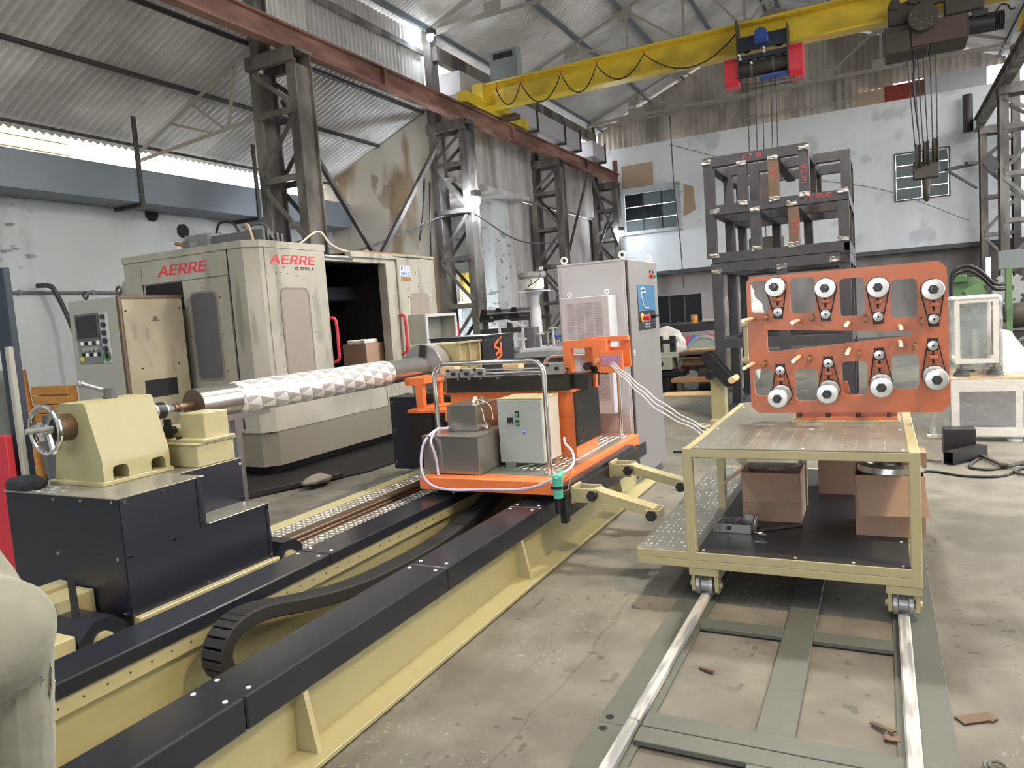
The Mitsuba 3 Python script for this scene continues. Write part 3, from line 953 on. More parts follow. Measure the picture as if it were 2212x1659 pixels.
part(hw, 'grip', cyl((-3.665 + .03, 2.02, 1.175), (-3.665 + .06, 2.13, 1.175), .014, 12), 'm_steel', 30)
part(t, 'clamp_nut', cat(cyl((-3.63, 2.46, 1.28), (-3.63, 2.46, 1.295), .035, 18), cyl((-3.63, 2.46, 1.295), (-3.63, 2.46, 1.335), .028, 18)), 'm_greydark', 30)
lv = part(t, 'clamp_lever', cyl((-3.63, 2.46, 1.315), (-3.80, 2.43, 1.36), .011, 10, r2=.013), 'm_steel', 30)
part(lv, 'knob', trimesh.primitives.Sphere(radius=.02, center=(-3.81, 2.428, 1.362)).to_mesh(), 'm_steel', True)
part(t, 'quill', cat(cyl((-3.66, 2.62, 1.168), (-3.66, 2.72, 1.168), .042, 22), cyl((-3.66, 2.72, 1.168), (-3.66, 2.80, 1.168), .046, 22), cyl((-3.66, 2.80, 1.168), (-3.66, 2.86, 1.168), .035, 22, r2=.015)), 'm_steel', 30)
part(t, 'quill_ring', cyl((-3.66, 2.735, 1.168), (-3.66, 2.785, 1.168), .048, 22), 'm_black', 30)

# steady block on its base behind the tailstock
t = thing('steady_block', 'cream stepped block on a cream plinth between tailstock and silver roller', 'support block')
part(t, 'plinth', bx(-3.85, -3.31, 2.70, 2.955, .864, .985, .004), 'm_cream2')
part(t, 'plinth_lid', bx(-3.86, -3.30, 2.69, 2.965, .985, .995, .002), 'm_cream2')
part(t, 'block', cat(bx(-3.52, -3.33, 2.78, 2.95, .995, 1.15, .004), bx(-3.74, -3.52, 2.78, 2.95, .995, 1.065, .004), bx(-3.72, -3.29, 2.73, 2.955, .995, 1.012, .003)), 'm_cream2')
part(t, 'clamp', cat(cyl((-3.56, 2.75, 1.06), (-3.56, 2.775, 1.06), .02, 14), cyl((-3.64, 2.75, 1.06), (-3.64, 2.775, 1.06), .018, 14), bar((-3.64, 2.762, 1.06), (-3.56, 2.762, 1.06), .02, .02), bar((-3.6, 2.762, 1.02), (-3.6, 2.762, 1.12), .04, .02, up=(0, 1, 0))), 'm_black', 30)
part(t, 'clamp_screw', cyl((-3.6, 2.762, .995), (-3.6, 2.762, 1.05), .008, 10), 'm_brown', 30)
for x in (-3.68, -3.58, -3.5):
    part(t, 'clamp_bolt', bx(x - .012, x + .012, 2.735, 2.76, 1.012, 1.024, .002), 'm_black')

# the roller
t = thing('embossing_roller', 'long silver roller with a triangle pattern held between tailstock and chuck', 'roller')
part(t, 'journal', cat(cyl((-3.66, 2.86, 1.17), (-3.66, 3.0, 1.17), .022, 18), cyl((-3.66, 2.885, 1.17), (-3.66, 2.905, 1.17), .027, 18)), 'm_ironbrown', 30)
part(t, 'end_face', cyl((-3.66, 2.996, 1.17), (-3.66, 3.003, 1.17), .092, 40), 'm_ironbrown', 30)
part(t, 'core', cyl((-3.66, 3.0, 1.17), (-3.66, 5.46, 1.17), .096, 48), 'm_inox', 30)
pr = [(.0965, 0), (.103, .012), (.105, .03), (.105, 1.58), (.103, 1.6), (.0965, 1.615)]
part(t, 'patterned_sleeve', lathe((-3.66, 3.30, 1.17), (-3.66, 4.93, 1.17), pr, 64), 'm_film', 40)

# headstock with chuck
t = thing('headstock', 'cream headstock with a steel chuck and a navy cover bearing an orange emblem', 'headstock')
ch = part(t, 'chuck', cat(lathe((-3.66, 5.45, 1.165), (-3.66, 5.6, 1.165), [(.001, 0), (.205, 0), (.212, .008), (.212, .14), (.20, .15), (.001, .15)], 48)), 'm_steel', 30)
for a in (80, 200, 320):
    c, s = math.cos(math.radians(a)), math.sin(math.radians(a))
    part(ch, 'jaw', bar((-3.66 + .09 * c, 5.44, 1.165 + .09 * s), (-3.66 + .205 * c, 5.44, 1.165 + .205 * s), .05, .045, up=(0, 1, 0)), 'm_blackm')
part(t, 'spindle', cyl((-3.66, 5.58, 1.165), (-3.66, 5.7, 1.165), .12, 28), 'm_steel', 30)
part(t, 'housing', bx(-3.92, -3.40, 5.64, 6.05, .9, 1.365, .008), 'm_cream')
for y in (5.66, 5.83, 6.02):
    part(t, 'rib', bx(-3.402, -3.375, y - .012, y + .012, .92, 1.37, .002), 'm_cream2')
part(t, 'rib', bx(-3.402, -3.37, 5.63, 6.06, 1.355, 1.372, .002), 'm_cream2')
part(t, 'cover', bx(-3.95, -3.37, 6.06, 6.72, .25, 1.40, .006), 'm_navyflat')
part(t, 'cover_lid', bx(-3.97, -3.362, 6.055, 6.73, 1.388, 1.404, .003), 'm_navy')
part(t, 'base', bx(-4.06, -3.3, 5.46, 6.06, .236, .9, .004), 'm_navy')
part(t, 'base_top', bx(-4.06, -3.3, 5.45, 5.66, .895, .905, .002), 'm_plate_gr')
part(t, 'base_handle', tube(spline([(-3.92, 5.5, .905), (-3.91, 5.5, .93), (-3.83, 5.5, .93), (-3.82, 5.5, .905)], 5), .006, 8), 'm_chrome', 30)
for x, z in ((-4.03, .86), (-3.9, .875), (-4.03, .6), (-3.75, .55), (-4.03, .3)):
    put(t, 'bolt', bolt_y, at=T().translate([x, 5.46, z]))
em = [Polygon([(.0, .115), (.055, .165), (.055, .14), (.022, .108), (.022, .095), (.055, .078), (.055, .03), (.01, .0), (.01, .026), (.035, .045), (.035, .06), (.0, .08)]),
      Polygon([(.063, .12), (.083, .128), (.083, .0), (.06, -.02), (.02, -.03), (.02, -.012), (.055, .0), (.063, .01)]), Polygon([(.063, .14), (.083, .165), (.083, .185), (.063, .165)])]
em = [affinity.scale(g, 1.9, 1.05, origin=(0, 0)) for g in em]
part(t, 'emblem', cat([yz(affinity.translate(g, 6.28, 1.19), -3.366, -3.362) for g in em]), 'm_orange', label='orange angular emblem')
for y in (6.12, 6.5, 6.6):
    put(t, 'bolt', bolt_x, at=T().translate([-3.368, y, 1.36]))

# small welded stand below the roller
t = thing('roller_stand', 'raw steel tube stand below the silver roller', 'stand')
part(t, 'rail', prof((-4.5, 3.75, .95), (-4.5, 4.4, .95), tubepoly(.06, .06, .006)), 'm_steel')
for y in (3.8, 4.05):
    part(t, 'leg', prof((-4.5, y, .0), (-4.5, y, .92), tubepoly(.06, .06, .006)), 'm_steel')
part(t, 'leg', bx(-4.46, -4.40, 3.9, 3.96, 0, .5, .003), 'm_wood', label='orange painted leg')
# ------------------------------------------------------------------ the orange carriage on the floor beams
t = thing('carriage', 'orange wheeled machine platform with checker plate straddling the two floor beams', 'carriage')
part(t, 'skirt', cat(bx(-2.88, -1.85, 4.14, 4.16, .415, .498, .002), bx(-1.87, -1.85, 4.14, 5.93, .415, .498, .002), bx(-2.88, -2.86, 4.14, 5.93, .415, .498, .002), bx(-2.88, -1.85, 5.91, 5.93, .415, .498, .002)), 'm_orange')
dk = part(t, 'deck', bx(-2.87, -1.86, 4.15, 5.92, .485, .50, .002), 'm_orange')
part(dk, 'deck_plate', bx(-2.78, -1.9, 4.3, 5.86, .50, .504, .001), 'm_treadbase')
part(dk, 'tread_pattern', treads(-2.3, -1.91, 4.45, 5.84, .504, .05), 'm_tread_shine', 35, kind='stuff')
for (x, y) in ((-2.75, 4.4), (-2.0, 4.4), (-2.75, 5.7), (-2.0, 5.7)):
    part(t, 'slide_block', bx(x - .1, x + .1, y - .09, y + .09, .37, .486, .01), 'm_blackm')
# upper body: orange plinth with black steel side panels
part(t, 'plinth', cat(bx(-3.05, -2.0, 4.9, 5.35, .80, 1.0, .004), bx(-2.95, -2.0, 4.9, 5.35, .50, .80, .004), bx(-3.1, -2.6, 4.88, 5.36, .77, .85, .003), bx(-3.1, -1.99, 4.89, 5.36, .985, 1.003, .002)), 'm_orange')
part(t, 'side_panel', bx(-1.995, -1.98, 4.88, 5.37, .59, .985, .001), 'm_blacksteel')
for y, z in ((4.94, .62), (5.3, .70), (5.32, .82), (4.94, .70)):
    put(t, 'bolt', bolt_x, at=T().translate([-1.981, y, z]))
part(t, 'hanging_panel', bx(-3.53, -3.31, 5.0, 5.012, .575, .822, .001), 'm_blacksteel')
part(t, 'hanging_panel', bx(-3.53, -3.52, 5.0, 5.35, .575, .822, .001), 'm_blacksteel')
part(t, 'bracket_plate', bx(-3.53, -2.95, 4.98, 5.36, .822, .85, .003), 'm_orange')
# left roller bracket
part(t, 'bracket', cat(bx(-3.46, -3.39, 5.02, 5.07, .85, 1.06), bx(-3.56, -3.38, 5.02, 5.07, 1.05, 1.112), bx(-3.46, -3.39, 5.29, 5.34, .85, 1.06), bx(-3.56, -3.38, 5.29, 5.34, 1.05, 1.112), bx(-3.56, -3.50, 5.02, 5.34, 1.09, 1.112), bx(-3.41, -3.37, 5.02, 5.34, 1.06, 1.112)), 'm_orange')
part(t, 'bracket_foot', bx(-3.5, -3.3, 5.01, 5.35, .85, .862, .002), 'm_orange')
# black cross bar with clamps and strip guides
part(t, 'cross_bar', cat(bx(-3.06, -2.02, 4.88, 5.05, 1.006, 1.12, .004), bx(-3.07, -2.02, 4.87, 5.06, 1.0, 1.01, .001)), 'm_blacksteel')
part(t, 'cross_bar', bx(-2.02, -1.9, 4.95, 5.2, 1.0, 1.115, .004), 'm_blacksteel')
for x0, x1 in ((-3.05, -2.94), (-2.92, -2.83), (-2.80, -2.71)):
    k = part(t, 'clamp_block', bx(x0, x1, 4.86, 4.9, 1.115, 1.185, .003), 'm_steel')
    part(k, 'screw', cyl((.5 * (x0 + x1) + .02, 4.835, 1.15), (.5 * (x0 + x1) + .02, 4.86, 1.15), .014, 10), 'm_black', 30)
    part(k, 'screw', cyl((.5 * (x0 + x1) - .03, 4.845, 1.178), (.5 * (x0 + x1) - .03, 4.86, 1.178), .01, 10), 'm_black', 30)
k = part(t, 'clamp_block', bx(-2.2, -2.06, 4.86, 4.92, 1.12, 1.205, .003), 'm_steel')
part(k, 'screw', cyl((-2.1, 4.84, 1.165), (-2.1, 4.86, 1.165), .014, 10), 'm_black', 30)
part(k, 'screw', cyl((-2.17, 4.84, 1.19), (-2.17, 4.86, 1.19), .01, 10), 'm_black', 30)
for y, z in ((4.9, 1.145), (4.96, 1.16), (5.02, 1.16)):
    part(t, 'guide_rod', cyl((-3.1, y, z), (-2.05, y, z), .008, 10), 'm_chrome', 30)
part(t, 'ruler_bar', bx(-3.22, -2.05, 5.0, 5.06, 1.12, 1.135, .002), 'm_steel')
for x in (-3.12, -2.55):
    part(t, 'strip_spool', bx(x - .07, x + .07, 5.0, 5.1, 1.14, 1.20, .004), 'm_woodpale')
for x in (-3.1, -2.95, -2.85, -2.75, -2.6):
    put(t, 'bolt', bolt_y, at=T().translate([x, 4.88, 1.105]))
# right tape guide frame
fr = cat(xz(unary_union([sbox(-2.09, 1.0, -2.03, 1.355), sbox(-2.09, 1.30, -1.76, 1.355)]).difference(Polygon()), 4.97, 4.99), bx(-2.09, -2.03, 4.97, 5.03, 1.0, 1.34), bx(-2.1, -1.98, 4.94, 5.24, .99, 1.005), bx(-2.09, -1.76, 4.97, 5.03, 1.335, 1.355),
         bx(-1.95, -1.88, 5.05, 5.1, 1.0, 1.355), bx(-1.95, -1.62, 5.05, 5.1, 1.335, 1.368), xz(Polygon([(-1.80, 1.355), (-1.62, 1.355), (-1.62, 1.14), (-1.80, 1.14)]).difference(sbox(-1.77, 1.29, -1.69, 1.33)), 5.1, 5.115), bx(-1.80, -1.77, 4.97, 5.11, 1.12, 1.355), bx(-1.86, -1.76, 4.97, 4.99, 1.12, 1.355))
part(t, 'guide_frame', fr, 'm_orange')
gp = part(t, 'guide_plate', bx(-1.80, -1.625, 4.93, 4.95, 1.115, 1.27, .003), 'm_orange')
eye = D(tube([(.012 * math.cos(a), 0, .008 * math.sin(a)) for a in np.linspace(0, 2 * np.pi, 10, endpoint=False)], .003, 5, True), 'm_pinkprint', True)
for i in range(9):
    for j in range(4):
        put(gp, 'eyelet', eye, at=T().translate([-1.775 + i * .016, 4.928, 1.18 + j * .017]))
part(t, 'guide_knob', cat(cyl((-1.90, 4.93, 1.165), (-1.90, 5.0, 1.165), .028, 10), cyl((-1.86, 4.97, 1.14), (-1.80, 5.08, 1.12), .03, 12)), 'm_black', 30)
part(t, 'guide_roller', cyl((-1.84, 4.96, 1.20), (-1.70, 5.08, 1.20), .02, 12), 'm_woodpale', 30)
# under-plate with swing arms to the trolley
part(t, 'arm_plate', bx(-1.795, -1.765, 4.09, 5.66, .285, .44, .002), 'm_blacksteel')
part(t, 'arm_plate_spacer', bx(-1.86, -1.79, 4.2, 5.6, .42, .47, .002), 'm_blackm')
part(t, 'cap_strip', bx(-1.80, -1.76, 4.07, 4.13, .26, .4, .002), 'm_black')
for y in (4.28, 5.02):
    for dz in (0, .1):
        for dy in (-.1, -.05, .12):
            put(t, 'bolt', dot_x, at=T().translate([-1.764, y + dy, .31 + dz]))

for n_, (y, lab) in enumerate(((4.22, 'near cream swing arm from the carriage to the trolley shelf'), (4.95, 'far cream swing arm from the carriage to the trolley shelf'))):
    t = thing('swing_arm', lab, 'link arm')
    part(t, 'clevis', cat(bx(-1.765, -1.745, y - .05, y + .1, .36, .47, .002), bx(-1.765, -1.60, y - .05, y - .037, .37, .46, .002), bx(-1.765, -1.60, y + .075, y + .088, .37, .46, .002)), 'm_cream2')
    part(t, 'arm', xz(Polygon([(-1.66, .435), (-1.60, .455), (-1.57, .44), (-1.24, .352), (-1.23, .32), (-1.25, .30), (-1.6, .385), (-1.65, .395)]), y - .032, y + .07), 'm_cream2')
    part(t, 'clevis', cat(bx(-1.29, -1.205, y - .045, y - .033, .285, .345, .002), bx(-1.29, -1.205, y + .072, y + .084, .285, .345, .002), bx(-1.215, -1.205, y - .045, y + .084, .285, .345, .002)), 'm_cream2')
    for (x, z) in ((-1.62, .418), (-1.25, .315)):
        part(t, 'pivot_bolt', hexn((x, y - .07, z), (x, y - .03, z), .034), 'm_black')
        part(t, 'pivot_bolt', cyl((x, y - .078, z), (x, y - .07, z), .022, 16), 'm_blackm', 30)

# chrome guard rails
for x0, x1, y, zt, lab in ((-2.84, -1.985, 4.37, 1.262, 'chrome tube guard rail arching over the front of the orange carriage'), (-2.62, -1.955, 5.80, 1.20, 'chrome tube guard rail at the far end of the orange carriage')):
    t = thing('guard_rail', lab, 'guard rail')
    r = .09
    pts = [(x0, y, .505), (x0, y, zt - r)] + [(x0 + r - r * math.cos(a), y, zt - r + r * math.sin(a)) for a in np.linspace(.2, np.pi / 2, 7)] + [(x1 - r + r * math.sin(a), y, zt - r + r * math.cos(a)) for a in np.linspace(0, np.pi / 2 - .2, 7)] + [(x1, y, zt - r), (x1, y, .505)]
    part(t, 'tube', tube(pts, .017, 14), 'm_chrome', 40)
    for x in (x0, x1):
        part(t, 'flange', cyl((x, y, .504), (x, y, .512), .036, 20), 'm_chrome', 30)

# tanks and control box on the deck
t = thing('coolant_tank', 'wide stainless tank at the front left of the orange carriage', 'tank')
part(t, 'body', bx(-2.90, -2.45, 4.24, 4.86, .506, .765, .003), 'm_inox')
part(t, 'lid', bx(-2.905, -2.445, 4.235, 4.865, .765, .771, .002), 'm_inox')
t = thing('coolant_tank', 'small stainless box standing on the wide stainless tank', 'tank')
part(t, 'body', bx(-2.805, -2.56, 4.44, 4.8, .772, .952, .003), 'm_inox')
part(t, 'lid', bx(-2.81, -2.555, 4.435, 4.805, .952, .957, .001), 'm_inox')
part(t, 'filler_pipe', cyl((-2.60, 4.62, .955), (-2.60, 4.62, 1.0), .018, 16), 'm_inox', 30)
part(t, 'sensor', cyl((-2.66, 4.58, .958), (-2.645, 4.6, 1.0), .012, 10), 'm_white', 30)
part(t, 'hose_fitting', cyl((-2.78, 4.40, .80), (-2.78, 4.44, .80), .014, 12), 'm_chrome', 30)
part(t, 'outlet_fitting', cat(cyl((-2.56, 4.5, .80), (-2.5, 4.5, .80), .014, 12), cyl((-2.52, 4.5, .80), (-2.505, 4.5, .80), .02, 6)), 'm_chrome', 30)
for k_, pp in enumerate(([(-2.65, 4.6, .99), (-2.6, 4.55, .96), (-2.54, 4.5, .9), (-2.52, 4.48, .84), (-2.5, 4.5, .805)], [(-2.65, 4.6, .98), (-2.58, 4.6, .965), (-2.5, 4.55, .93), (-2.46, 4.5, .85)])):
    part(t, 'wire', tube(spline(pp, 8), .003, 6), 'm_wire', True)
t = thing('control_box', 'pale grey control box with a small display and two green switches on the orange carriage', 'control box')
part(t, 'body', bx(-2.425, -2.085, 4.525, 4.81, .537, .985, .004), 'm_cablight')
part(t, 'door', bx(-2.425, -2.085, 4.505, 4.525, .537, .982, .004), 'm_boxgrey')
part(t, 'top_cover', bx(-2.43, -2.08, 4.51, 4.815, .983, .992, .002), 'm_cream2')
part(t, 'stand', bx(-2.41, -2.33, 4.55, 4.75, .504, .537), 'm_alu')
dsp = part(t, 'display', bx(-2.348, -2.308, 4.498, 4.506, .815, .86, .002), 'm_black')
part(dsp, 'button', cat(bx(-2.34, -2.334, 4.496, 4.498, .82, .825), bx(-2.326, -2.32, 4.496, 4.498, .82, .825), bx(-2.318, -2.312, 4.496, 4.498, .82, .825)), 'm_white')
for z in (.882, .818):
    sw = part(t, 'switch', bx(-2.285, -2.258, 4.497, 4.506, z - .016, z + .024, .002), 'm_black')
    part(sw, 'knob', cyl((-2.271, 4.486, z), (-2.271, 4.497, z), .012, 14), 'm_grnswitch', 30)
st = part(t, 'round_sticker', cyl((-2.226, 4.5035, .76), (-2.226, 4.506, .76), .02, 22), 'm_stickerblue', 30, label='round blue sticker with white letters')
part(st, 'ring', tube([(-2.226 + .017 * math.cos(a), 4.503, .76 + .017 * math.sin(a)) for a in np.linspace(0, 2 * np.pi, 20, endpoint=False)], .001, 4, True), 'm_white')
text_y('PID', .012, -2.238, 4.503, .755, 'm_white', st, d=.001)

# clear hose with filter
t = thing('air_filter', 'teal air filter with a black bowl on the near right corner of the orange platform', 'filter')
part(t, 'head', cat(cyl((-1.80, 4.06, .50), (-1.80, 4.06, .55), .032, 18), bx(-1.83, -1.77, 4.04, 4.08, .535, .572, .008), cyl((-1.80, 4.03, .54), (-1.80, 4.14, .565), .018, 12)), 'm_teal', 30)
part(t, 'collar', cyl((-1.80, 4.06, .485), (-1.80, 4.06, .50), .034, 18), 'm_black', 30)
part(t, 'bowl', cyl((-1.80, 4.06, .425), (-1.80, 4.06, .485), .03, 18), 'm_teal', 30)
part(t, 'lower_bowl', cyl((-1.80, 4.06, .33), (-1.80, 4.06, .425), .024, 16), 'm_black', 30)
part(t, 'bracket', bx(-1.86, -1.80, 4.085, 4.10, .47, .49), 'm_black')
hose = spline([(-2.78, 4.40, .80), (-2.83, 4.33, .80), (-2.86, 4.22, .74), (-2.87, 4.17, .64), (-2.84, 4.13, .52), (-2.75, 4.11, .45), (-2.6, 4.12, .425), (-2.35, 4.12, .44), (-2.1, 4.10, .455), (-1.95, 4.06, .49), (-1.86, 4.05, .53), (-1.82, 4.05, .545)], 10)
solo('clear_hose', tube(hose, .0095, 10), 'm_hose', 'clear hose drooping in front of the orange platform to the teal filter', 'hose', True)
hose = spline([(-2.83, 4.31, .80), (-2.80, 4.20, .74), (-2.775, 4.2, .65), (-2.77, 4.21, .56), (-2.76, 4.2, .50)], 10)
solo('clear_hose', tube(hose, .0085, 10), 'm_hose', 'short clear hose hanging over the front of the wide stainless tank', 'hose', True)
hose = spline([(-1.80, 4.14, .56), (-1.8, 4.3, .57), (-1.83, 4.42, .60), (-1.88, 4.5, .64), (-1.96, 4.6, .66), (-2.02, 4.72, .68)], 10)
solo('clear_hose', tube(hose, .009, 10), 'm_hose', 'clear hose rising from the teal filter beside the control box', 'hose', True)
solo('cable', tube(spline([(-2.42, 4.5, .51), (-2.35, 4.42, .508), (-2.28, 4.4, .512), (-2.2, 4.45, .53), (-2.15, 4.55, .53)], 8), .004, 6), 'm_wiregreen', 'green wire lying on the deck under the control box', 'cable', True)
solo('cable', tube(spline([(-2.05, 4.45, .51), (-2.0, 4.5, .53), (-1.95, 4.55, .58), (-1.93, 4.52, .61), (-1.97, 4.48, .58), (-1.96, 4.4, .53), (-1.9, 4.4, .56), (-1.83, 4.35, .56), (-1.78, 4.2, .5), (-1.77, 4.15, .46), (-1.79, 4.12, .45)], 8), .004, 6), 'm_brown', 'brown wire looping on the deck beside the chrome post', 'cable', True)

# clear strips running to the trolley
for n_, (dx, lab) in enumerate(((0, 'upper clear plastic strip running from the orange guide to the trolley'), (.03, 'middle clear plastic strip sagging from the orange guide to the trolley'), (.06, 'lower clear plastic strip sagging from the orange guide to the trolley'))):
    p = spline([(-1.70, 4.93, 1.19 - .01 * n_), (-1.55, 4.92, 1.06 - .02 * n_), (-1.35, 4.9, .9 - .03 * n_), (-1.1, 4.85, .76 - .02 * n_), (-.9, 4.75 - .12 * n_, .70), (-.6, 4.6, .66)], 10)
    p[:, 0] -= dx * .3
    p += np.c_[.004 * np.sin(np.arange(len(p)) * .9), np.zeros(len(p)), .004 * np.cos(np.arange(len(p)) * .9)]
    solo('plastic_strip', tube(p, .0055, 6), 'm_strip', lab, 'plastic strip', True)
# ------------------------------------------------------------------ the trolley on its floor track
t = thing('floor_track', 'grey steel floor track with two rails and crossbars that the cream trolley rides on', 'floor track')
for (xa, xb, xf0, xf1) in ((-.872, -.828, -.99, -.80), (.043, .092, .02, .20)):
    for y0, y1 in ((-.5, 2.46), (2.462, 6.4)):
        part(t, 'base_plate', bx(xf0, xf1, y0, y1, .0, .01, .001), 'm_tracksteel')
        part(t, 'rail', bx(xa, xb, y0, y1, .01, .046, .006), 'm_rails')
for y0, y1 in ((2.36, 2.455), (2.46, 2.56), (3.36, 3.46), (4.7, 4.8), (1.2, 1.3)):
    for (xa, xb) in ((-.80, -.43), (-.30, .02)) if y0 > 2.7 else ((-.82, .05),):
        part(t, 'crossbar', bx(xa, xb, y0, y1, .008, .028, .002), 'm_tracksteel')
for y0, y1 in ((-.5, 2.36), (2.56, 6.3)):
    part(t, 'centre_bar', bx(-.43, -.30, y0, y1, .008, .026, .002), 'm_tracksteel')
for x, y in ((-.955, 2.42), (-.955, 2.50), (.17, 2.42), (.17, 2.50)):
    part(t, 'bolt_hole', cyl((x, y, .0095), (x, y, .0112), .016, 14), 'm_dark')

t = thing('trolley', 'cream two-tier trolley with a steel plate top, on grooved wheels', 'trolley')
W = .0475
L_, R_, Y0, Y1 = -.93, .148, 3.70, 5.46


def sq(x0, x1, y0, y1, z0, z1):
    return bx(x0, x1, y0, y1, z0, z1, .004)


for (x, y) in ((L_, Y0), (R_ - W, Y0), (L_, Y1 - W), (R_ - W, Y1 - W), (L_, 4.55), (-.47, 4.72)):
    part(t, 'post', sq(x, x + W, y, y + W, .22, .775 if y != Y0 else .82), 'm_cream2')
part(t, 'top_frame', cat(sq(L_, R_, Y0, Y0 + W, .772, .817), sq(L_, R_, Y1 - W, Y1, .772, .817), sq(L_, L_ + W, Y0, Y1, .772, .815), sq(R_ - W, R_, Y0, Y1, .772, .815)), 'm_cream2')
part(t, 'shelf_frame', cat(sq(-1.2, R_, Y0, Y0 + W, .228, .273), sq(-1.2, R_, Y0, Y0 + W, .186, .229), sq(-1.2, -1.2 + W, Y0, 5.8, .19, .272), sq(R_ - W, R_, Y0, 5.8, .186, .272), sq(-1.2, R_, 5.76, 5.8, .19, .272), sq(L_, L_ + W, Y0, 5.8, .19, .27)), 'm_cream2')
tp = part(t, 'table_plate', cat(bx(L_ + W, R_ - W + .003, Y0 + .001, Y1, .817, .822, .001)), 'm_plate')
pn = []
for x in np.arange(-.80, .06, .062):
    for y in np.arange(3.78, 4.42, .055):
        pn.append(cyl((x, y, .8215), (x, y, .8222), .0035, 6))
part(tp, 'drilled_hole', trimesh.util.concatenate(pn), 'm_whitemetal', kind='stuff')
for x in (-.86, -.35, .08):
    for y in (3.74, 4.3, 5.2):
        part(tp, 'screw', cyl((x, y, .8215), (x, y, .8235), .008, 8), 'm_whitemetal')
part(t, 'shelf_plate', bx(-.875, .10, Y0 + .004, 5.76, .27, .275, .001), 'm_plate_gr')
sp = part(t, 'side_shelf_plate', bx(-1.2, -.88, Y0 + .004, 5.76, .271, .276, .001), 'm_plate')
pn = []
for i, x in enumerate(np.arange(-1.17, -.90, .03)):
    for y in np.arange(3.76, 5.7, .06):
        if rng.random() < .6:
            pn.append(cyl((x + .01 * rng.random(), y + .03 * rng.random(), .2757), (x, y, .2765), .0035, 6))
part(sp, 'drilled_hole', trimesh.util.concatenate(pn), 'm_whitemetal', kind='stuff')
for x, y in ((-1.15, 3.74), (-.92, 3.74), (-.85, 3.73), (-.40, 3.725), (-.14, 3.725), (.07, 3.73), (.07, 4.1)):
    part(t, 'screw', cyl((x, y, .2745), (x, y, .278), .007, 8), 'm_whitemetal')
for (x0, x1) in ((-.925, -.772), (-.005, .144)):
    xm = (x0 + x1) / 2 - .003
    for yy in (3.75, 5.35):
        ho = part(t, 'wheel_fork', cat(bx(x0, x1, yy - .045, yy + .075, .146, .187, .003), yz(Polygon([(yy - .03, .15), (yy + .05, .15), (yy + .05, .06), (yy + .03, .045), (yy - .01, .045), (yy - .03, .06)]), x0 + .008, x0 + .026), yz(Polygon([(yy - .03, .15), (yy + .05, .15), (yy + .05, .06), (yy + .03, .045), (yy - .01, .045), (yy - .03, .06)]), x1 - .026, x1 - .008)), 'm_cream2')
        part(ho, 'axle', cyl((x0 - .004, yy + .01, .085), (x1 + .004, yy + .01, .085), .018, 16), 'm_cream2', 30)
        part(t, 'wheel', lathe((xm - .042, yy + .01, .085), (xm + .042, yy + .01, .085), [(.02, 0), (.055, 0), (.055, .018), (.039, .024), (.039, .060), (.055, .066), (.055, .084), (.02, .084)], 28), 'm_steel', 30)

# ---- orange rack plate standing on the trolley
t = thing('guide_rack', 'orange upright rack plate with two rows of aluminium pulleys on the trolley top', 'rack')
PY0, PY1 = 4.58, 4.598
pl = Polygon([(-.711, .915), (-.671, .874), (.291, .874), (.331, .92), (.324, 1.657), (.284, 1.697), (-.683, 1.691), (-.713, 1.664)])
wins = [(-.689, 1.475, -.585, 1.667), (-.468, 1.458, -.333, 1.666), (-.207, 1.427, -.075, 1.64), (.053, 1.402, .184, 1.612), (-.687, .978, -.58, 1.14), (-.457, .943, -.333, 1.133), (-.204, .974, -.073, 1.169), (.052, 1.003, .185, 1.203)]
for w in wins:
    pl = pl.difference(rrect(*w, .028))
slot = Polygon([(-.578, 1.345), (.12, 1.303), (.15, 1.310), (.12, 1.315), (-.578, 1.263)]).buffer(0)
slot = Polygon([(-.603, 1.372), (.145, 1.324), (.160, 1.311), (.145, 1.298), (-.603, 1.24)]).buffer(-.012).buffer(.012)
pl = pl.difference(slot)
part(t, 'plate', xz(pl, PY0, PY1), 'm_rack')
part(t, 'foot_angle', cat(bx(-.46, .075, 4.54, 4.70, .835, .85, .002), bx(-.46, .075, 4.598, 4.612, .84, .93, .002)), 'm_rack')
part(t, 'packing_bar', bx(-.48, .09, 4.53, 4.72, .822, .836, .002), 'm_cream2')
for x in (-.439, -.282, -.125, .033):
    part(t, 'foot_bolt', cyl((x, 4.555, .85), (x, 4.555, .872), .011, 6), 'm_black')
toppul = [(-.544, 1.622), (-.276, 1.594), (-.008, 1.576), (.255, 1.544)]
topsm = [(-.537, 1.476), (-.279, 1.445), (-.010, 1.414), (.259, 1.384)]
botpul = [(-.533, .988), (-.272, 1.010), (-.003, 1.040), (.256, 1.076)]
botsm = [(-.537, 1.128), (-.274, 1.162), (-.009, 1.200), (.253, 1.241)]
disc = D(lathe((0, 0, 0), (0, -1, 0), [(.001, 0), (.052, 0), (.056, .004), (.056, .014), (.05, .018), (.034, .024), (.02, .026), (.001, .026)], 36), 'm_alu', 30)
disc2 = D(lathe((0, 0, 0), (0, -1, 0), [(.001, 0), (.03, 0), (.053, .008), (.056, .012), (.056, .018), (.052, .022), (.022, .024), (.001, .024)], 36), 'm_alu', 30)
small = D(lathe((0, 0, 0), (0, -1, 0), [(.001, 0), (.023, 0), (.026, .003), (.026, .010), (.010, .013), (.001, .013)], 28), 'm_alu', 30)
hub = D(cyl((0, 0, 0), (0, -.004, 0), .006, 12), 'm_dark')
nut = D(cat(hexn((0, 0, 0), (0, -.026, 0), .026), cyl((0, -.02, 0), (0, -.05, 0), .014, 14)), 'm_blackm')
square = D(bx(-.026, .026, -.004, 0, -.034, .034, .003), 'm_black')


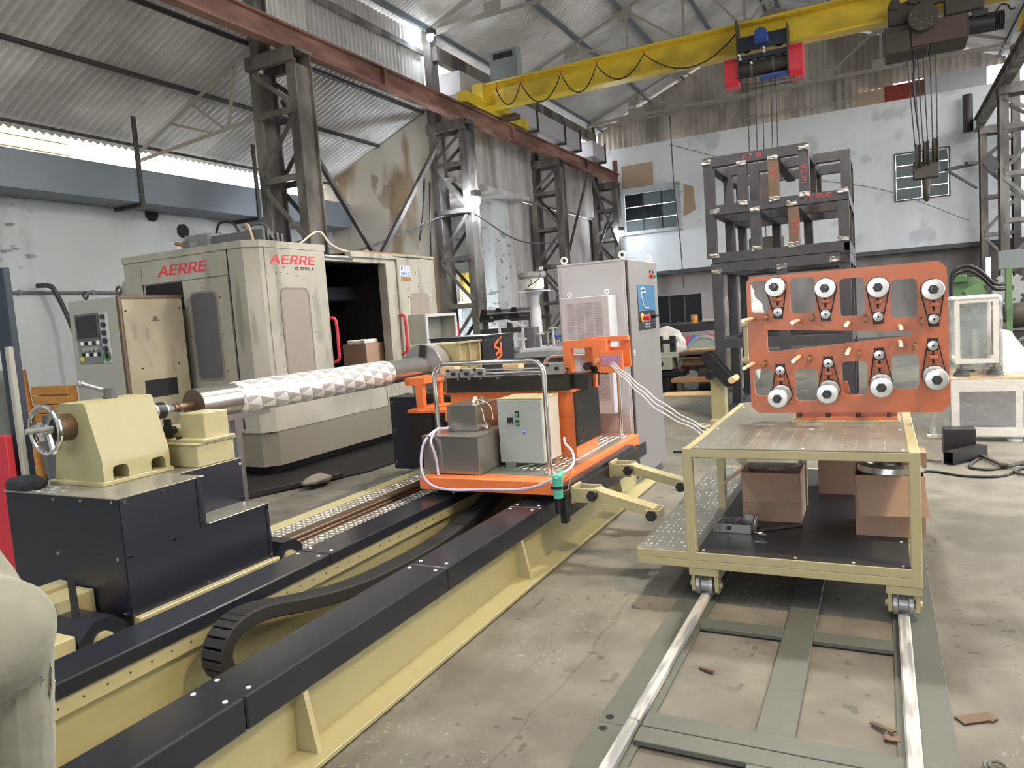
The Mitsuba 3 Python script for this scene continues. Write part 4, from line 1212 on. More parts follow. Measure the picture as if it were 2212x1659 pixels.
def belt(c0, r0, c1, r1, y):
    h = Point(c0).buffer(r0, quad_segs=10).union(Point(c1).buffer(r1, quad_segs=10)).convex_hull
    c = np.array(h.exterior.coords)[:-1]
    return tube(np.c_[c[:, 0], np.full(len(c), y), c[:, 1]], .0032, 6, True)


def at3(x, y, z):
    return T().translate([x, y, z])


for i in range(4):
    for up, (big, sm) in ((True, (toppul[i], topsm[i])), (False, (botpul[i], botsm[i]))):
        pu = part(t, 'pulley', cyl((big[0], PY0, big[1]), (big[0], 4.566, big[1]), .058, 32), 'm_black', 30)
        if up:
            put(pu, 'disc', disc, at=at3(big[0], 4.566, big[1]))
            put(pu, 'outer_disc', disc2, at=at3(big[0], 4.53, big[1]))
            part(pu, 'shaft', cyl((big[0], 4.55, big[1]), (big[0], 4.36, big[1]), .015, 14), 'm_blackm', 30)
            put(pu, 'nut', nut, at=at3(big[0], 4.50, big[1]))
        else:
            put(pu, 'disc', disc, at=at3(big[0], 4.566, big[1]))
            part(pu, 'shaft', cyl((big[0], 4.545, big[1]), (big[0], 4.37, big[1]), .017, 16), 'm_alu', 30)
            put(pu, 'outer_disc', disc2, at=at3(big[0], 4.385, big[1]))
            put(pu, 'nut', nut, at=at3(big[0], 4.361, big[1]))
        s = put(t, 'tension_wheel', small, at=at3(sm[0], 4.574, sm[1]))
        put(s, 'hub', hub, at=at3(sm[0], 4.562, sm[1]))
        put(s, 'backing', square, at=at3(sm[0], PY0, sm[1] - (.006 if up else -.006)))
        part(t, 'belt', belt(big, .057, sm, .027, 4.572), 'm_black', True)
        zm = .5 * (sm[1] + big[1]) + (.0 if up else .02)
        hd = part(t, 'tension_block', bx(sm[0] - .022, sm[0] + .022, 4.548, PY0, zm - .011, zm + .009, .004), 'm_rack')
        part(hd, 'screw', cyl((sm[0], 4.565, zm - .035), (sm[0], 4.565, zm + .035), .005, 8), 'm_black')
        part(hd, 'lug', bx(sm[0] - .018, sm[0] + .018, 4.566, PY0, zm + .02, zm + .03, .002), 'm_rack')
for (x, z) in ((-.683, 1.445), (-.426, 1.419), (-.162, 1.389), (.095, 1.357), (-.689, 1.177), (-.429, 1.208), (-.16, 1.241), (.093, 1.272)):
    pg = part(t, 'peg', cyl((x, PY0, z), (x, 4.24, z), .0105, 14), 'm_woodpale', 30)
    part(pg, 'peg_tip', cyl((x, 4.24, z), (x, 4.235, z), .0105, 14), 'm_alu', 30)
for (x, z) in ((-.6, 1.448), (-.348, 1.432), (-.073, 1.409), (.198, 1.378), (-.62, 1.174), (-.369, 1.195), (-.108, 1.214), (.167, 1.245)):
    hk = part(t, 'hook', bx(x - .006, x + .006, 4.57, PY0, z - .022, z + .022, .002), 'm_ironbrown')
    part(hk, 'finger', cat(bx(x - .008, x + .006, 4.46, 4.57, z - .008, z + .008, .003), bx(x - .010, x + .006, 4.45, 4.46, z - .014, z + .012, .003)), 'm_brown')
# pegs and rollers behind the plate
for (x, z) in ((-.735, 1.42), (-.74, 1.19)):
    part(t, 'rear_roller', cyl((x, 4.66, z - .0), (x, 4.62, z + .01), .02, 14), 'm_woodpale', 30)
part(t, 'rear_strut', cat(bx(-.75, -.725, 4.63, 4.66, 1.17, 1.43, .003), bx(-.76, -.70, 4.598, 4.66, 1.40, 1.42, .003), bx(-.76, -.70, 4.598, 4.66, 1.18, 1.2, .003)), 'm_cream2')
part(t, 'rear_brace', prof((-.2, 4.60, 1.05), (-.2, 5.2, .825), sbox(-.025, -.006, .025, .006)), 'm_rack')

# second roller arm stand beyond the trolley
t = thing('roller_arm_stand', 'cream pillar with a black tilting arm and roller, beyond the left edge of the trolley', 'stand')
k = 1.267


def q(x, z):
    return (x * k, 1.55 + (z - 1.55) * k)


px = [q(-1.518, .834)[0], q(-1.417, .84)[0], q(-1.33, .77)[0]]
part(t, 'pillar', bx(px[0], px[1] + .05, 9.25, 9.42, 0, .66, .005), 'm_cream2')
part(t, 'foot', bx(px[0] - .02, px[1] + .08, 9.22, 9.46, 0, .1, .005), 'm_cream2')
part(t, 'foot_ring', tube([(px[0] - .1 + .07 * math.cos(a), 9.2 + .09 * math.sin(a), .03) for a in np.linspace(0, 2 * np.pi, 20, endpoint=False)], .02, 8, True), 'm_cream2', True)
A0, A1 = q(-1.53, 1.03), q(-1.33, .79)
capsule = unary_union([Point(A0).buffer(.07), Point(A1).buffer(.07)]).convex_hull
for y0 in (9.17, 9.36):
    part(t, 'arm_plate', xz(capsule, y0, y0 + .02), 'm_black')
part(t, 'arm_web', xz(unary_union([Point(A0).buffer(.045), Point(A1).buffer(.045)]).convex_hull, 9.19, 9.36), 'm_blackm')
part(t, 'roller', cyl((A1[0] + .05, 9.1, A1[1] + .02), (A1[0] + .05, 9.45, A1[1] + .02), .04, 18), 'm_woodpale', 30)
part(t, 'knob', cyl((px[0] + .03, 9.10, .67), (px[0] + .03, 9.17, .67), .055, 10), 'm_black', 30)
t = thing('cable', 'dark cable running over the floor behind the trolley', 'cable')
scene[t] = D(tube(spline([(-2.0, 7.6, .012), (-1.7, 7.65, .012), (-1.3, 7.75, .012), (-1.0, 8.1, .012), (-1.2, 8.5, .012), (-1.25, 8.8, .012)], 10), .012, 6), 'm_black', True)

# ---- cartons and parts on the trolley shelf


def carton(name_label, x0, x1, y0, y1, h, flap_f, flap_l, flap_b, grp=None, z0=.2755):
    t = thing('carton', name_label, 'cardboard box')
    w = .004
    part(t, 'walls', cat(bx(x0, x1, y0, y0 + w, z0, z0 + h), bx(x0, x1, y1 - w, y1, z0, z0 + h), bx(x0, x0 + w, y0, y1, z0, z0 + h), bx(x1 - w, x1, y0, y1, z0, z0 + h), bx(x0, x1, y0, y1, z0, z0 + w)), 'm_card')
    zt = z0 + h
    if flap_f:
        part(t, 'flap', trimesh.convex.convex_hull(np.array([(x0 + .005, y0, zt), (x1 - .005, y0, zt), (x0 + .02, y0 - flap_f * .55, zt - flap_f), (x1 + .01, y0 - flap_f * .55, zt - flap_f + .01), (x0 + .005, y0 - w, zt), (x1 - .005, y0 - w, zt), (x0 + .02, y0 - flap_f * .55 - w, zt - flap_f), (x1 + .01, y0 - flap_f * .55 - w, zt - flap_f + .01)])), 'm_card')
    if flap_l:
        part(t, 'flap', trimesh.convex.convex_hull(np.array([(x0, y0 + .01, zt), (x0, y1 - .01, zt), (x0 - flap_l * .75, y0 + .02, zt - flap_l * .6), (x0 - flap_l * .75, y1 - .02, zt - flap_l * .6), (x0 - w, y0 + .01, zt), (x0 - w, y1 - .01, zt), (x0 - flap_l * .75 - w, y0 + .02, zt - flap_l * .6), (x0 - flap_l * .75 - w, y1 - .02, zt - flap_l * .6)])), 'm_card')
    if flap_b:
        part(t, 'flap', bx(x0 + .01, x1 - .01, y1 - w, y1, zt, zt + flap_b), 'm_card')
    return t


carton('open carton on the left of the trolley shelf, its front flap hanging down', -.745, -.425, 4.33, 4.62, .285, .15, .17, 0)
carton('open carton at the right of the trolley shelf under the right post', -.14, .185, 4.18, 4.5, .325, .19, 0, .05)
carton('carton farther back in the middle of the trolley shelf', -.38, -.10, 5.03, 5.3, .36, 0, 0, 0)
t = solo('plastic_bundle', crumple(trimesh.creation.uv_sphere(radius=1.0, count=[24, 36]).apply_transform(np.diag([.20, .12, .055, 1.0])).apply_translation([-.60, 4.46, .615]), .012, 16, 3, .03), 'm_wrap', 'clear plastic wrapped bundle bulging out of the left carton', 'plastic bag', True)
t = solo('steel_ring', lathe((.03, 4.33, .585), (.03, 4.33, .65), [(.10, .0), (.15, .0), (.16, .02), (.155, .05), (.12, .06), (.10, .03), (.10, 0)], 40), 'm_inox', 'shiny steel ring lying in the right carton', 'ring', 35)
solo('carton', bx(.08, .20, 4.3, 4.45, .62, .70, .002), 'm_card', 'small carton on the steel ring at the right of the shelf', 'cardboard box')
t = thing('bracket_assembly', 'shiny steel bracket assembly lying at the front left of the trolley shelf', 'machine part')
part(t, 'side_plate', bx(-.865, -.66, 4.06, 4.066, .277, .325, .001), 'm_inox')
part(t, 'side_plate', bx(-.84, -.64, 4.20, 4.206, .277, .325, .001), 'm_inox')
for x in (-.85, -.76):
    part(t, 'spacer_rod', cyl((x, 4.06, .318), (x + .015, 4.21, .318), .007, 10), 'm_chrome', 30)
part(t, 'ring_plate', tube([(-.64 + .01 * math.sin(a), 4.09 + .045 * math.cos(a), .33 + .045 * math.sin(a)) for a in np.linspace(0, 2 * np.pi, 22, endpoint=False)], .007, 8, True), 'm_inox', True)
part(t, 'bolt', cat(cyl((-.635, 4.03, .30), (-.575, 4.01, .296), .006, 10), hexn((-.61, 4.02, .298), (-.597, 4.017, .297), .012)), 'm_chrome', 30)
part(t, 'black_clip', bx(-.79, -.765, 4.052, 4.062, .295, .315, .002), 'm_black')
part(t, 'long_strip', bar((-.63, 4.12, .281), (-.42, 4.28, .281), .03, .005), 'm_plate_dark')
part(t, 'plate', bx(-.70, -.655, 4.12, 4.124, .277, .37, .001), 'm_inox')

# loose floor bits
solo('cable', tube(spline([(.25, 6.9, .01), (.35, 7.0, .01), (.6, 6.85, .01), (.85, 6.9, .01), (1.05, 7.25, .01), (1.3, 7.6, .01)], 10), .011, 6), 'm_black', 'dark cable curving over the floor to the right of the trolley', 'cable', True)
for n_, pp in enumerate(([(.80, 7.70, .012), (.68, 7.35, .012), (.66, 7.18, .012), (.78, 7.12, .012), (.92, 7.25, .012), (1.1, 7.5, .012), (1.35, 7.6, .012)], [(.9, 7.2, .02), (1.1, 7.3, .03), (1.25, 7.1, .02), (1.1, 6.9, .015), (.95, 7.05, .02), (1.2, 7.4, .02), (1.4, 7.5, .02)])):
    solo('cable', tube(spline(pp, 10), .012, 6), 'm_darksteel', ('dark cable snaking away from the black square tubes', 'coil of dark cable on the floor at the right edge')[n_], 'cable', True)
solo('clamp', cat(bx(.86, .93, 7.18, 7.23, .02, .05, .006), bar((.78, 7.62, .03), (.90, 7.2, .03), .03, .02)), 'm_greasy', 'dark clamp on the cable beside the black square tubes', 'clamp')
t = solo('square_tube', prof((.505, 7.32, .06), (.80, 7.70, .06), tubepoly(.09, .11, .006)), 'm_black', 'black square tube offcut in front of the upright block', 'steel tube')
t = solo('steel_block', bx(.50, .76, 7.78, 7.98, 0, .24, .004), 'm_blackm', 'black steel block standing in front of the shrink-wrapped machine', 'steel block')
t = solo('steel_rod', cyl((.30, 7.52, .015), (.45, 7.38, .02), .012, 10), 'm_steel', 'short bright rod on the floor left of the black steel block', 'rod', 30)
solo('steel_scrap', cat(bx(.255, .33, 2.93, 2.96, 0, .008), bar((.22, 2.9, .006), (.33, 2.97, .006), .05, .006)), 'm_ironbrown', 'bent steel offcut on the floor right of the track, the farthest scrap', 'scrap')
solo('steel_scrap', cat(tube([(.30 + .04 * math.cos(a) * (1 - a / 20), 2.62 + .05 * math.sin(a) * (1 - a / 20), .012 + a * .001) for a in np.linspace(0, 11, 40)], .005, 5)), 'm_tracksteel', 'curled steel ring scrap lying beside the right track plate', 'scrap')
solo('steel_scrap', bx(.27, .34, 2.54, 2.58, 0, .006, .001), 'm_ironbrown', 'small flat steel offcut beside the right track plate', 'scrap')
solo('steel_scrap', cat(bx(-.02, .03, 2.68, 2.72, 0, .012), bar((-.06, 2.78, .01), (.01, 2.72, .02), .02, .006)), 'm_ironbrown', 'rusty scraps piled inside the right track rail', 'scrap')
solo('steel_scrap', bar((-.72, 3.0, .006), (-.66, 2.97, .012), .015, .008), 'm_ironbrown', 'rusty bent strip on the floor inside the left track rail', 'scrap')
# ------------------------------------------------------------------ big cream enclosure behind the lathe
t = thing('machine_enclosure', 'large dirty cream machining centre enclosure with red AERRE lettering', 'machine')
X0 = -5.9
# left block: chamfered corner outline, hollow towards the doorway
outl = Polygon([(-7.95, 5.75), (-6.02, 5.75), (X0, 5.87), (X0, 6.9), (-6.0, 6.98), (-7.95, 6.98)])
part(t, 'left_block', xy(outl, .5, 2.50), 'm_aerre')
part(t, 'roof_rim', xy(outl.buffer(.012, join_style=2), 2.50, 2.575), 'm_aerre')
part(t, 'base_skirt', cat(xy(Polygon([(-7.95, 5.77), (-6.04, 5.77), (X0 - .01, 5.9), (X0 - .01, 9.3), (-7.95, 9.3)]), .12, .5)), 'm_aerre_grey')
part(t, 'base_panel', cat(bx(-6.1, X0, 5.95, 9.3, .5, .86, .004)), 'm_aerre')
part(t, 'base_joint', bx(X0 - .005, X0 + .002, 7.9, 7.908, .5, .86), 'm_dark')
part(t, 'plinth', bx(-7.9, -6.06, 5.9, 9.25, .02, .12), 'm_dark')  # black and brought forward to imitate the shade under the skirt
# face towards the camera: sign band, open slot, sliding door with window
part(t, 'sign_panel', bx(-7.63, -6.25, 5.735, 5.75, 2.23, 2.49, .002), 'm_aerre')
part(t, 'slot_opening', bx(-7.6, -6.97, 5.744, 5.752, 1.9, 2.22), 'm_dark')
dr_ = part(t, 'door', bx(-6.96, -6.262, 5.725, 5.748, .52, 2.218, .004), 'm_aerre')
part(dr_, 'window', xz(rrect(-6.845, 1.115, -6.44, 2.07, .07), 5.719, 5.726), 'm_frostdark', label='smoky window with rounded corners')
part(dr_, 'window_trim', xz(rrect(-6.86, 1.10, -6.425, 2.085, .08).difference(rrect(-6.84, 1.12, -6.445, 2.065, .07)), 5.716, 5.727), 'm_aerre_grey')
for x, z in ((-6.9, 2.0), (-6.9, 1.6), (-6.9, 1.2), (-6.39, 2.0), (-6.39, 1.6), (-6.39, 1.2), (-6.65, 2.12), (-6.65, 1.06)):
    part(dr_, 'screw', cyl((x, 5.722, z), (x, 5.726, z), .008, 6), 'm_dark')
for x in (-7.64, -6.245):
    part(t, 'panel_joint', bx(x - .004, x + .004, 5.742, 5.752, .55, 2.5), 'm_dark')
# face towards the lathe
part(t, 'side_panel', bx(X0 - .002, X0 + .012, 5.93, 6.88, .87, 2.495, .004), 'm_aerre')
part(t, 'side_window', yz(rrect(6.115, 1.09, 6.545, 2.05, .07), X0 + .011, X0 + .018), 'm_frost', label='frosted window with rounded corners')
part(t, 'side_window_trim', yz(rrect(6.10, 1.075, 6.56, 2.065, .08).difference(rrect(6.12, 1.095, 6.54, 2.045, .07)), X0 + .011, X0 + .02), 'm_aerre_grey')
for y, z in ((6.06, 1.95), (6.06, 1.55), (6.06, 1.2), (6.62, 1.95), (6.62, 1.55), (6.62, 1.2), (6.08, 2.28), (6.14, 2.29), (6.2, 2.29), (6.08, 2.22), (6.15, 2.23), (6.25, 2.22), (6.09, 2.15), (6.4, 2.2), (6.5, 2.16)):
    part(t, 'screw', cyl((X0 + .011, y, z), (X0 + .015, y, z), .007, 6), 'm_dark')


def striped(txt, h, wid, slant):
    m = meshkit.text_mesh(txt, h, .004, True)
    m.apply_scale([wid / m.extents[0] * .93, 1, 1])
    bot, out = m.bounds[0][1], []
    for a, b in ((0, .55), (.60, .78), (.83, 1.02)):
        sl = unmani(mani(m) ^ mani(bx(-1, 3, bot + a * h, bot + b * h, -.01, .02)))
        out.append(sl)
    m = trimesh.util.concatenate(out)
    m.apply_transform(np.array([[1, slant, 0, 0], [0, 1, 0, 0], [0, 0, 1, 0], [0, 0, 0, 1.0]]))
    return m


m = striped('AERRE', .115, .84, .35)
m.apply_transform(np.array([[1, 0, 0, -7.36], [0, 0, -1, 5.735], [0, 1, 0, 2.305], [0, 0, 0, 1.0]]))
part(t, 'lettering', m, 'm_redbright', label='red slanted AERRE lettering on the sign band')
m = striped('AERRE', .10, .76, .35)
m.apply_transform(np.array([[0, 0, 1, X0 + .012], [1, 0, 0, 5.985], [0, 1, 0, 2.33], [0, 0, 0, 1.0]]))
part(t, 'lettering', m, 'm_redbright', label='red slanted AERRE lettering above the frosted window')
text_x('CL 55100 A', .034, X0 + .012, 6.37, 2.265, 'm_black', t, wid=.30)
# open doorway between the blocks
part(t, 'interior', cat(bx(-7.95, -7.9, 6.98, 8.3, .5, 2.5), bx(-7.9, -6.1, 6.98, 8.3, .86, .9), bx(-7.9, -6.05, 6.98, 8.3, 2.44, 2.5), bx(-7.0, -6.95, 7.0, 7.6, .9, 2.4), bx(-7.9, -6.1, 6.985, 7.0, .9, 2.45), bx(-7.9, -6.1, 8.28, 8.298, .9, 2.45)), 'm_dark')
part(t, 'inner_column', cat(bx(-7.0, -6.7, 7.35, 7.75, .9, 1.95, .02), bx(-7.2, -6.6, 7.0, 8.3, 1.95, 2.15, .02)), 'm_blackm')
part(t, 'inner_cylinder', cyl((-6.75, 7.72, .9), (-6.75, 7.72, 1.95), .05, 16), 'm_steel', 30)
part(t, 'door_track', cat(bx(-6.06, -5.93, 6.9, 8.38, 2.40, 2.47, .004), bx(-6.0, -5.9, 7.4, 8.4, 2.46, 2.53, .004)), 'm_aerre')
part(t, 'track_rod', cyl((-5.92, 6.9, 2.445), (-5.92, 7.45, 2.43), .012, 10), 'm_chrome', 30)
part(t, 'right_block', bx(-7.95, X0 - .03, 8.30, 9.30, .5, 2.50, .01), 'm_aerre')
part(t, 'right_roof', bx(-7.95, X0 + .01, 8.28, 9.32, 2.50, 2.535, .008), 'm_aerre')
rd = part(t, 'right_door', bx(X0 - .03, X0 + .005, 8.37, 9.30, .6, 2.49, .006), 'm_aerre')
part(rd, 'window', yz(rrect(8.62, 1.25, 9.09, 2.0, .07), X0 + .004, X0 + .012), 'm_frost')
for y, z in ((8.57, 1.95), (8.57, 2.05), (9.13, 1.95), (8.8, 2.3), (8.85, 2.1), (9.13, 2.06)):
    part(rd, 'screw', cyl((X0 + .004, y, z), (X0 + .009, y, z), .009, 6), 'm_dark')
part(t, 'door_edge', bx(-6.06, X0 - .02, 8.14, 8.36, .86, 2.42, .006), 'm_aerre')
sg = part(t, 'safety_sticker', bx(X0 + .004, X0 + .007, 8.43, 8.66, 2.24, 2.38), 'm_white', label='white sticker with round blue and red safety pictograms')
for i in range(3):
    for j in range(2):
        mm = 'm_stickerblue' if (j == 0 or i == 0) else 'm_pinkprint'
        sy, sz = 8.47 + i * .075, 2.275 + j * .07
        part(sg, 'pictogram', cyl((X0 + .0065, sy, sz), (X0 + .0085, sy, sz), .028, 16), mm)
        part(sg, 'pictogram_sign', bx(X0 + .0084, X0 + .0095, sy - .009, sy + .009, sz - .014, sz + .012), 'm_white')
part(t, 'name_plate', bx(X0 + .004, X0 + .007, 8.44, 8.68, 2.17, 2.225), 'm_brown')
for y, dz in ((6.90, 0), (8.33, 0)):
    part(t, 'handle', tube(spline([(X0 + .0, y - .0, 1.70), (X0 + .05, y + .01, 1.70), (X0 + .075, y + .02, 1.62), (X0 + .075, y + .02, 1.30), (X0 + .06, y + .02, 1.2), (X0, y, 1.17)], 6), .02, 10), 'm_red', 35, label='red grab handle')
part(t, 'chip_tray', xy(Polygon([(-7.9, 5.2), (-5.42, 4.98), (-4.98, 6.2), (-4.9, 9.0), (-7.9, 9.0)]), .0, .02), 'm_dark', label='added black sheet for the oily and shaded floor below the machine')  # added sheet: darkens the oily floor and stands in for the shadow there
# things on top and inside
t = thing('carton', 'cardboard box inside the dark doorway of the cream enclosure', 'cardboard box')
part(t, 'box', bx(-6.55, -6.15, 7.86, 8.26, .90, 1.35, .004), 'm_card')
part(t, 'paper', crumple(bx(-6.5, -6.2, 7.9, 8.2, 1.35, 1.40, .01), .02, 8, 2, .05), 'm_white')
t = thing('roof_unit', 'grey finned unit and pipework on top of the cream enclosure', 'machine part')
part(t, 'box', bx(-7.3, -6.9, 6.1, 6.5, 2.575, 2.78, .01), 'm_greypanel')
part(t, 'rail', cat([bx(-6.9, -6.1, 6.15 + .07 * i, 6.19 + .07 * i, 2.60, 2.74 - .01 * i, .004) for i in range(5)]), 'm_greydark')
part(t, 'box', bx(-7.55, -7.3, 6.0, 6.3, 2.575, 2.72, .01), 'm_ductw')
part(t, 'pipe', cyl((-7.25, 5.95, 2.68), (-7.05, 5.9, 2.64), .025, 12), 'm_brown', 30)
part(t, 'valve', crumple(bx(-7.08, -6.95, 5.88, 5.98, 2.576, 2.69, .01), .015, 14, 1, .03), 'm_greydark')
for n_, pp in enumerate(([(-6.5, 6.4, 2.66), (-6.4, 6.2, 2.80), (-6.25, 6.1, 2.78), (-6.1, 6.0, 2.60)], [(-6.7, 6.5, 2.7), (-6.5, 6.35, 2.82), (-6.2, 6.3, 2.8), (-6.05, 6.25, 2.62)], [(-7.0, 6.3, 2.76), (-6.8, 6.2, 2.88), (-6.6, 6.2, 2.86), (-6.5, 6.2, 2.74)])):
    part(t, 'wire', tube(spline(pp, 8), .014, 6), ('m_board', 'm_greydark', 'm_black')[n_], True)
solo('cardboard_sheet', bx(-6.9, -5.95, 7.6, 9.2, 2.536, 2.555, .002), 'm_brown', 'brown cardboard sheet lying on the right block of the cream enclosure', 'cardboard')
solo('cable', tube(spline([(-6.1, 6.7, 2.59), (-6.0, 6.95, 2.75), (-5.95, 7.1, 2.6), (-5.95, 7.4, 2.53), (-6.0, 7.9, 2.56)], 10), .012, 6), 'm_wire', 'pale cable looping over the gap between the enclosure blocks', 'cable', True)
t = thing('tank', 'pale rounded tank end behind the left edge of the cream enclosure', 'tank')
scene[t] = D(lathe((-8.4, 6.35, 0), (-8.4, 6.35, 2.45), [(.001, 0), (.28, 0), (.28, 2.25), (.25, 2.35), (.15, 2.42), (.001, 2.45)], 28), 'm_aerre', 35)

# old control cabinet in front of the enclosure
t = thing('control_cabinet', 'old beige and grey control cabinet with a dark screen, left of the cream enclosure', 'control cabinet')
part(t, 'body', bx(-7.66, -6.88, 4.87, 5.62, .1, 2.045, .004), 'm_cabold')
part(t, 'front_panel', bx(-7.67, -6.90, 4.855, 4.872, .1, 2.05, .004), 'm_cabgrey')
part(t, 'side_door', bx(-6.885, -6.868, 4.90, 5.62, .12, 2.02, .004), 'm_cabold')
part(t, 'rim', cat(bx(-6.90, -6.86, 4.86, 4.885, .1, 2.055, .002), bx(-6.90, -6.862, 4.86, 5.63, 2.03, 2.06, .002)), 'm_ironbrown')
part(t, 'hatch', bx(-6.869, -6.864, 5.06, 5.45, .985, 1.17), 'm_dark', label='dark open hatch')
part(t, 'lock', cat(cyl((-6.866, 5.266, 1.815), (-6.86, 5.266, 1.815), .025, 12), bx(-6.866, -6.86, 5.22, 5.31, 1.79, 1.80)), 'm_ironbrown')
for y, z in ((4.93, 1.9), (5.58, 1.92), (5.05, 1.3), (5.5, 1.32)):
    part(t, 'screw', cyl((-6.868, y, z), (-6.864, y, z), .01, 8), 'm_dark')
sc = part(t, 'screen', bx(-7.56, -7.21, 4.848, 4.857, 1.65, 1.89, .002), 'm_screen')
part(sc, 'bezel', xz(sbox(-7.575, 1.635, -7.195, 1.905).difference(sbox(-7.555, 1.655, -7.215, 1.885)), 4.842, 4.857), 'm_greydark')
kp = part(t, 'keypad', bx(-7.575, -7.19, 4.847, 4.857, 1.385, 1.63, .002), 'm_greypanel')
for i in range(5):
    for j in range(2):
        part(kp, 'button', bx(-7.52 + i * .065, -7.475 + i * .065, 4.842, 4.848, 1.46 + j * .12, 1.50 + j * .12, .003), ('m_dark', 'm_white')[(i + j) % 2])
for i in range(4):
    part(kp, 'dial', cyl((-7.46 + i * .065, 4.83, 1.535), (-7.46 + i * .065, 4.848, 1.535), .022, 12), 'm_cabgrey', 30)
part(kp, 'key_switch', cyl((-7.52, 4.838, 1.44), (-7.52, 4.848, 1.44), .03, 14), 'm_yellow', 30)
ls = part(t, 'lamp_strip', bx(-7.165, -7.05, 4.848, 4.857, 1.385, 1.90, .002), 'm_ductw')
for i in range(5):
    part(ls, 'push_button', cyl((-7.11, 4.825, 1.86 - .082 * i), (-7.11, 4.85, 1.86 - .082 * i), .028, 14), 'm_blackm', 30)
part(ls, 'port', lathe((-7.107, 4.848, 1.46), (-7.107, 4.83, 1.46), [(.02, .0), (.055, .0), (.055, .012), (.045, .016), (.02, .002)], 20), 'm_green', 30)
part(ls, 'port_hole', cyl((-7.107, 4.84, 1.46), (-7.107, 4.847, 1.46), .043, 20), 'm_dark')
for (x, y) in ((-7.58, 5.0), (-6.93, 4.93)):
    part(t, 'lifting_eye', cat(tube([(x + .035 * math.cos(a), y, 2.115 + .035 * math.sin(a)) for a in np.linspace(0, 2 * np.pi, 20, endpoint=False)], .012, 8, True), cyl((x, y, 2.045), (x, y, 2.085), .015, 10)), 'm_darksteel', 30)

# left wall things
t = thing('wall_conduit', 'thin grey conduit along the left wall', 'pipe')
part(t, 'pipe', cyl((-12.96, 5.5, 2.57), (-12.96, 11.0, 2.56), .028, 10), 'm_greypanel', 30)
for y in (6.3, 7.4, 8.7):
    part(t, 'clip', bx(-13.0, -12.93, y - .02, y + .02, 2.53, 2.61), 'm_greypanel')
solo('bent_pipe', tube(spline([(-12.7, 7.55, 2.66), (-12.7, 7.75, 2.66), (-12.68, 7.82, 2.58), (-12.6, 7.95, 2.1), (-12.3, 8.0, 1.2), (-12.1, 8.1, 0.02)], 8), .04, 10), 'm_darksteel', 'bent dark pipe leaning against the left wall', 'pipe', True)
solo('steel_plate', trimesh.convex.convex_hull(np.array([(-8.6, 4.35, 0), (-8.55, 4.35, 0), (-8.6, 4.95, 0), (-8.55, 4.95, 0), (-8.75, 4.3, 1.37), (-8.70, 4.3, 1.37), (-8.75, 4.72, 1.37), (-8.70, 4.72, 1.37)])), 'm_greypanel', 'grey steel plate leaning behind the handwheel', 'steel plate')
t = thing('wooden_crate', 'orange-brown wooden boards and post stacked left of the old control cabinet', 'crate')
part(t, 'post', cyl((-8.35, 4.72, 0), (-8.45, 4.70, 1.36), .075, 14), 'm_wood', 30)
for i in range(4):
    part(t, 'board', bx(-8.35, -7.7, 4.75, 4.85, .78 + .1 * i, .87 + .1 * i, .006), 'm_wood')
part(t, 'post', bx(-7.78, -7.7, 4.78, 4.86, 0, 1.16, .004), 'm_wood')
t = thing('cabinet_edge', 'dark blue upright frame at the left edge of the photo', 'frame')
part(t, 'upright', bx(-5.58, -5.42, 3.0, 3.05, 0, 2.15, .006), 'm_blueblack')
part(t, 'upright', bx(-5.45, -5.405, 2.96, 3.0, 0, 1.6, .006), 'm_cabgrey')
part(t, 'red_panel', bx(-5.75, -5.47, 2.9, 2.95, 0, .98, .006), 'm_red')
part(t, 'side_board', bx(-5.36, -5.1, 3.1, 3.14, 0, 1.1, .006), 'm_greydark')
t = solo('black_cloth', crumple(trimesh.creation.uv_sphere(radius=1.0, count=[26, 40]).apply_transform(np.diag([.14, .07, .045, 1.0])).apply_translation([-3.91, 2.14, .885]), .022, 14, 5, .03), 'm_cloth', 'black rag lying on the left corner of the navy machine base', 'rag', True)
t = solo('white_rag', crumple(trimesh.creation.uv_sphere(radius=1.0, count=[20, 30]).apply_transform(np.diag([.1, .2, .05, 1.0])).apply_translation([-5.1, 5.55, .07]), .03, 10, 6, .04), 'm_aerre_grey', 'dirty rag on the floor below the cream enclosure', 'rag', True)
solo('floor_strip', bar((-5.5, 4.85, .04), (-5.08, 5.9, .04), .05, .04), 'm_blackm', 'dark steel strip on the floor below the cream enclosure', 'steel strip')
# ------------------------------------------------------------------ electrical cabinet behind the carriage
t = thing('electrical_cabinet', 'tall pale grey electrical cabinet with a blue filmed screen behind the orange carriage', 'cabinet')
kx0, kx1, ky0, ky1, kz = -2.552, -1.925, 6.05, 6.965, 1.983
part(t, 'body', bx(kx0, kx1, ky0, ky1, .06, kz, .006), 'm_cabwhite')
part(t, 'plinth', bx(kx0 + .02, kx1 - .02, ky0 + .03, ky1 - .03, 0, .06), 'm_greydark')
part(t, 'side_panel', bx(kx0 + .035, kx1 - .02, ky0 - .012, ky0, .09, kz - .03, .003), 'm_cabwhite')
part(t, 'roof_edge', bx(kx0 - .003, kx1 + .003, ky0 - .006, ky1 + .003, kz - .012, kz + .004, .002), 'm_cabwhite')
part(t, 'door', bx(kx1, kx1 + .02, ky0 + .02, ky1, .07, kz - .005, .004), 'm_cabdoor')
part(t, 'door_gap', bx(kx1 - .002, kx1 + .004, ky0 + .004, ky0 + .02, .07, kz - .01), 'm_dark')
ac = part(t, 'cooling_unit', bx(-2.448, -2.015, 5.825, 6.04, .685, 1.686, .006), 'm_cabwhite')
sl = D(bx(-.055, .055, -.004, .004, -.0035, .0035), 'm_louvre')
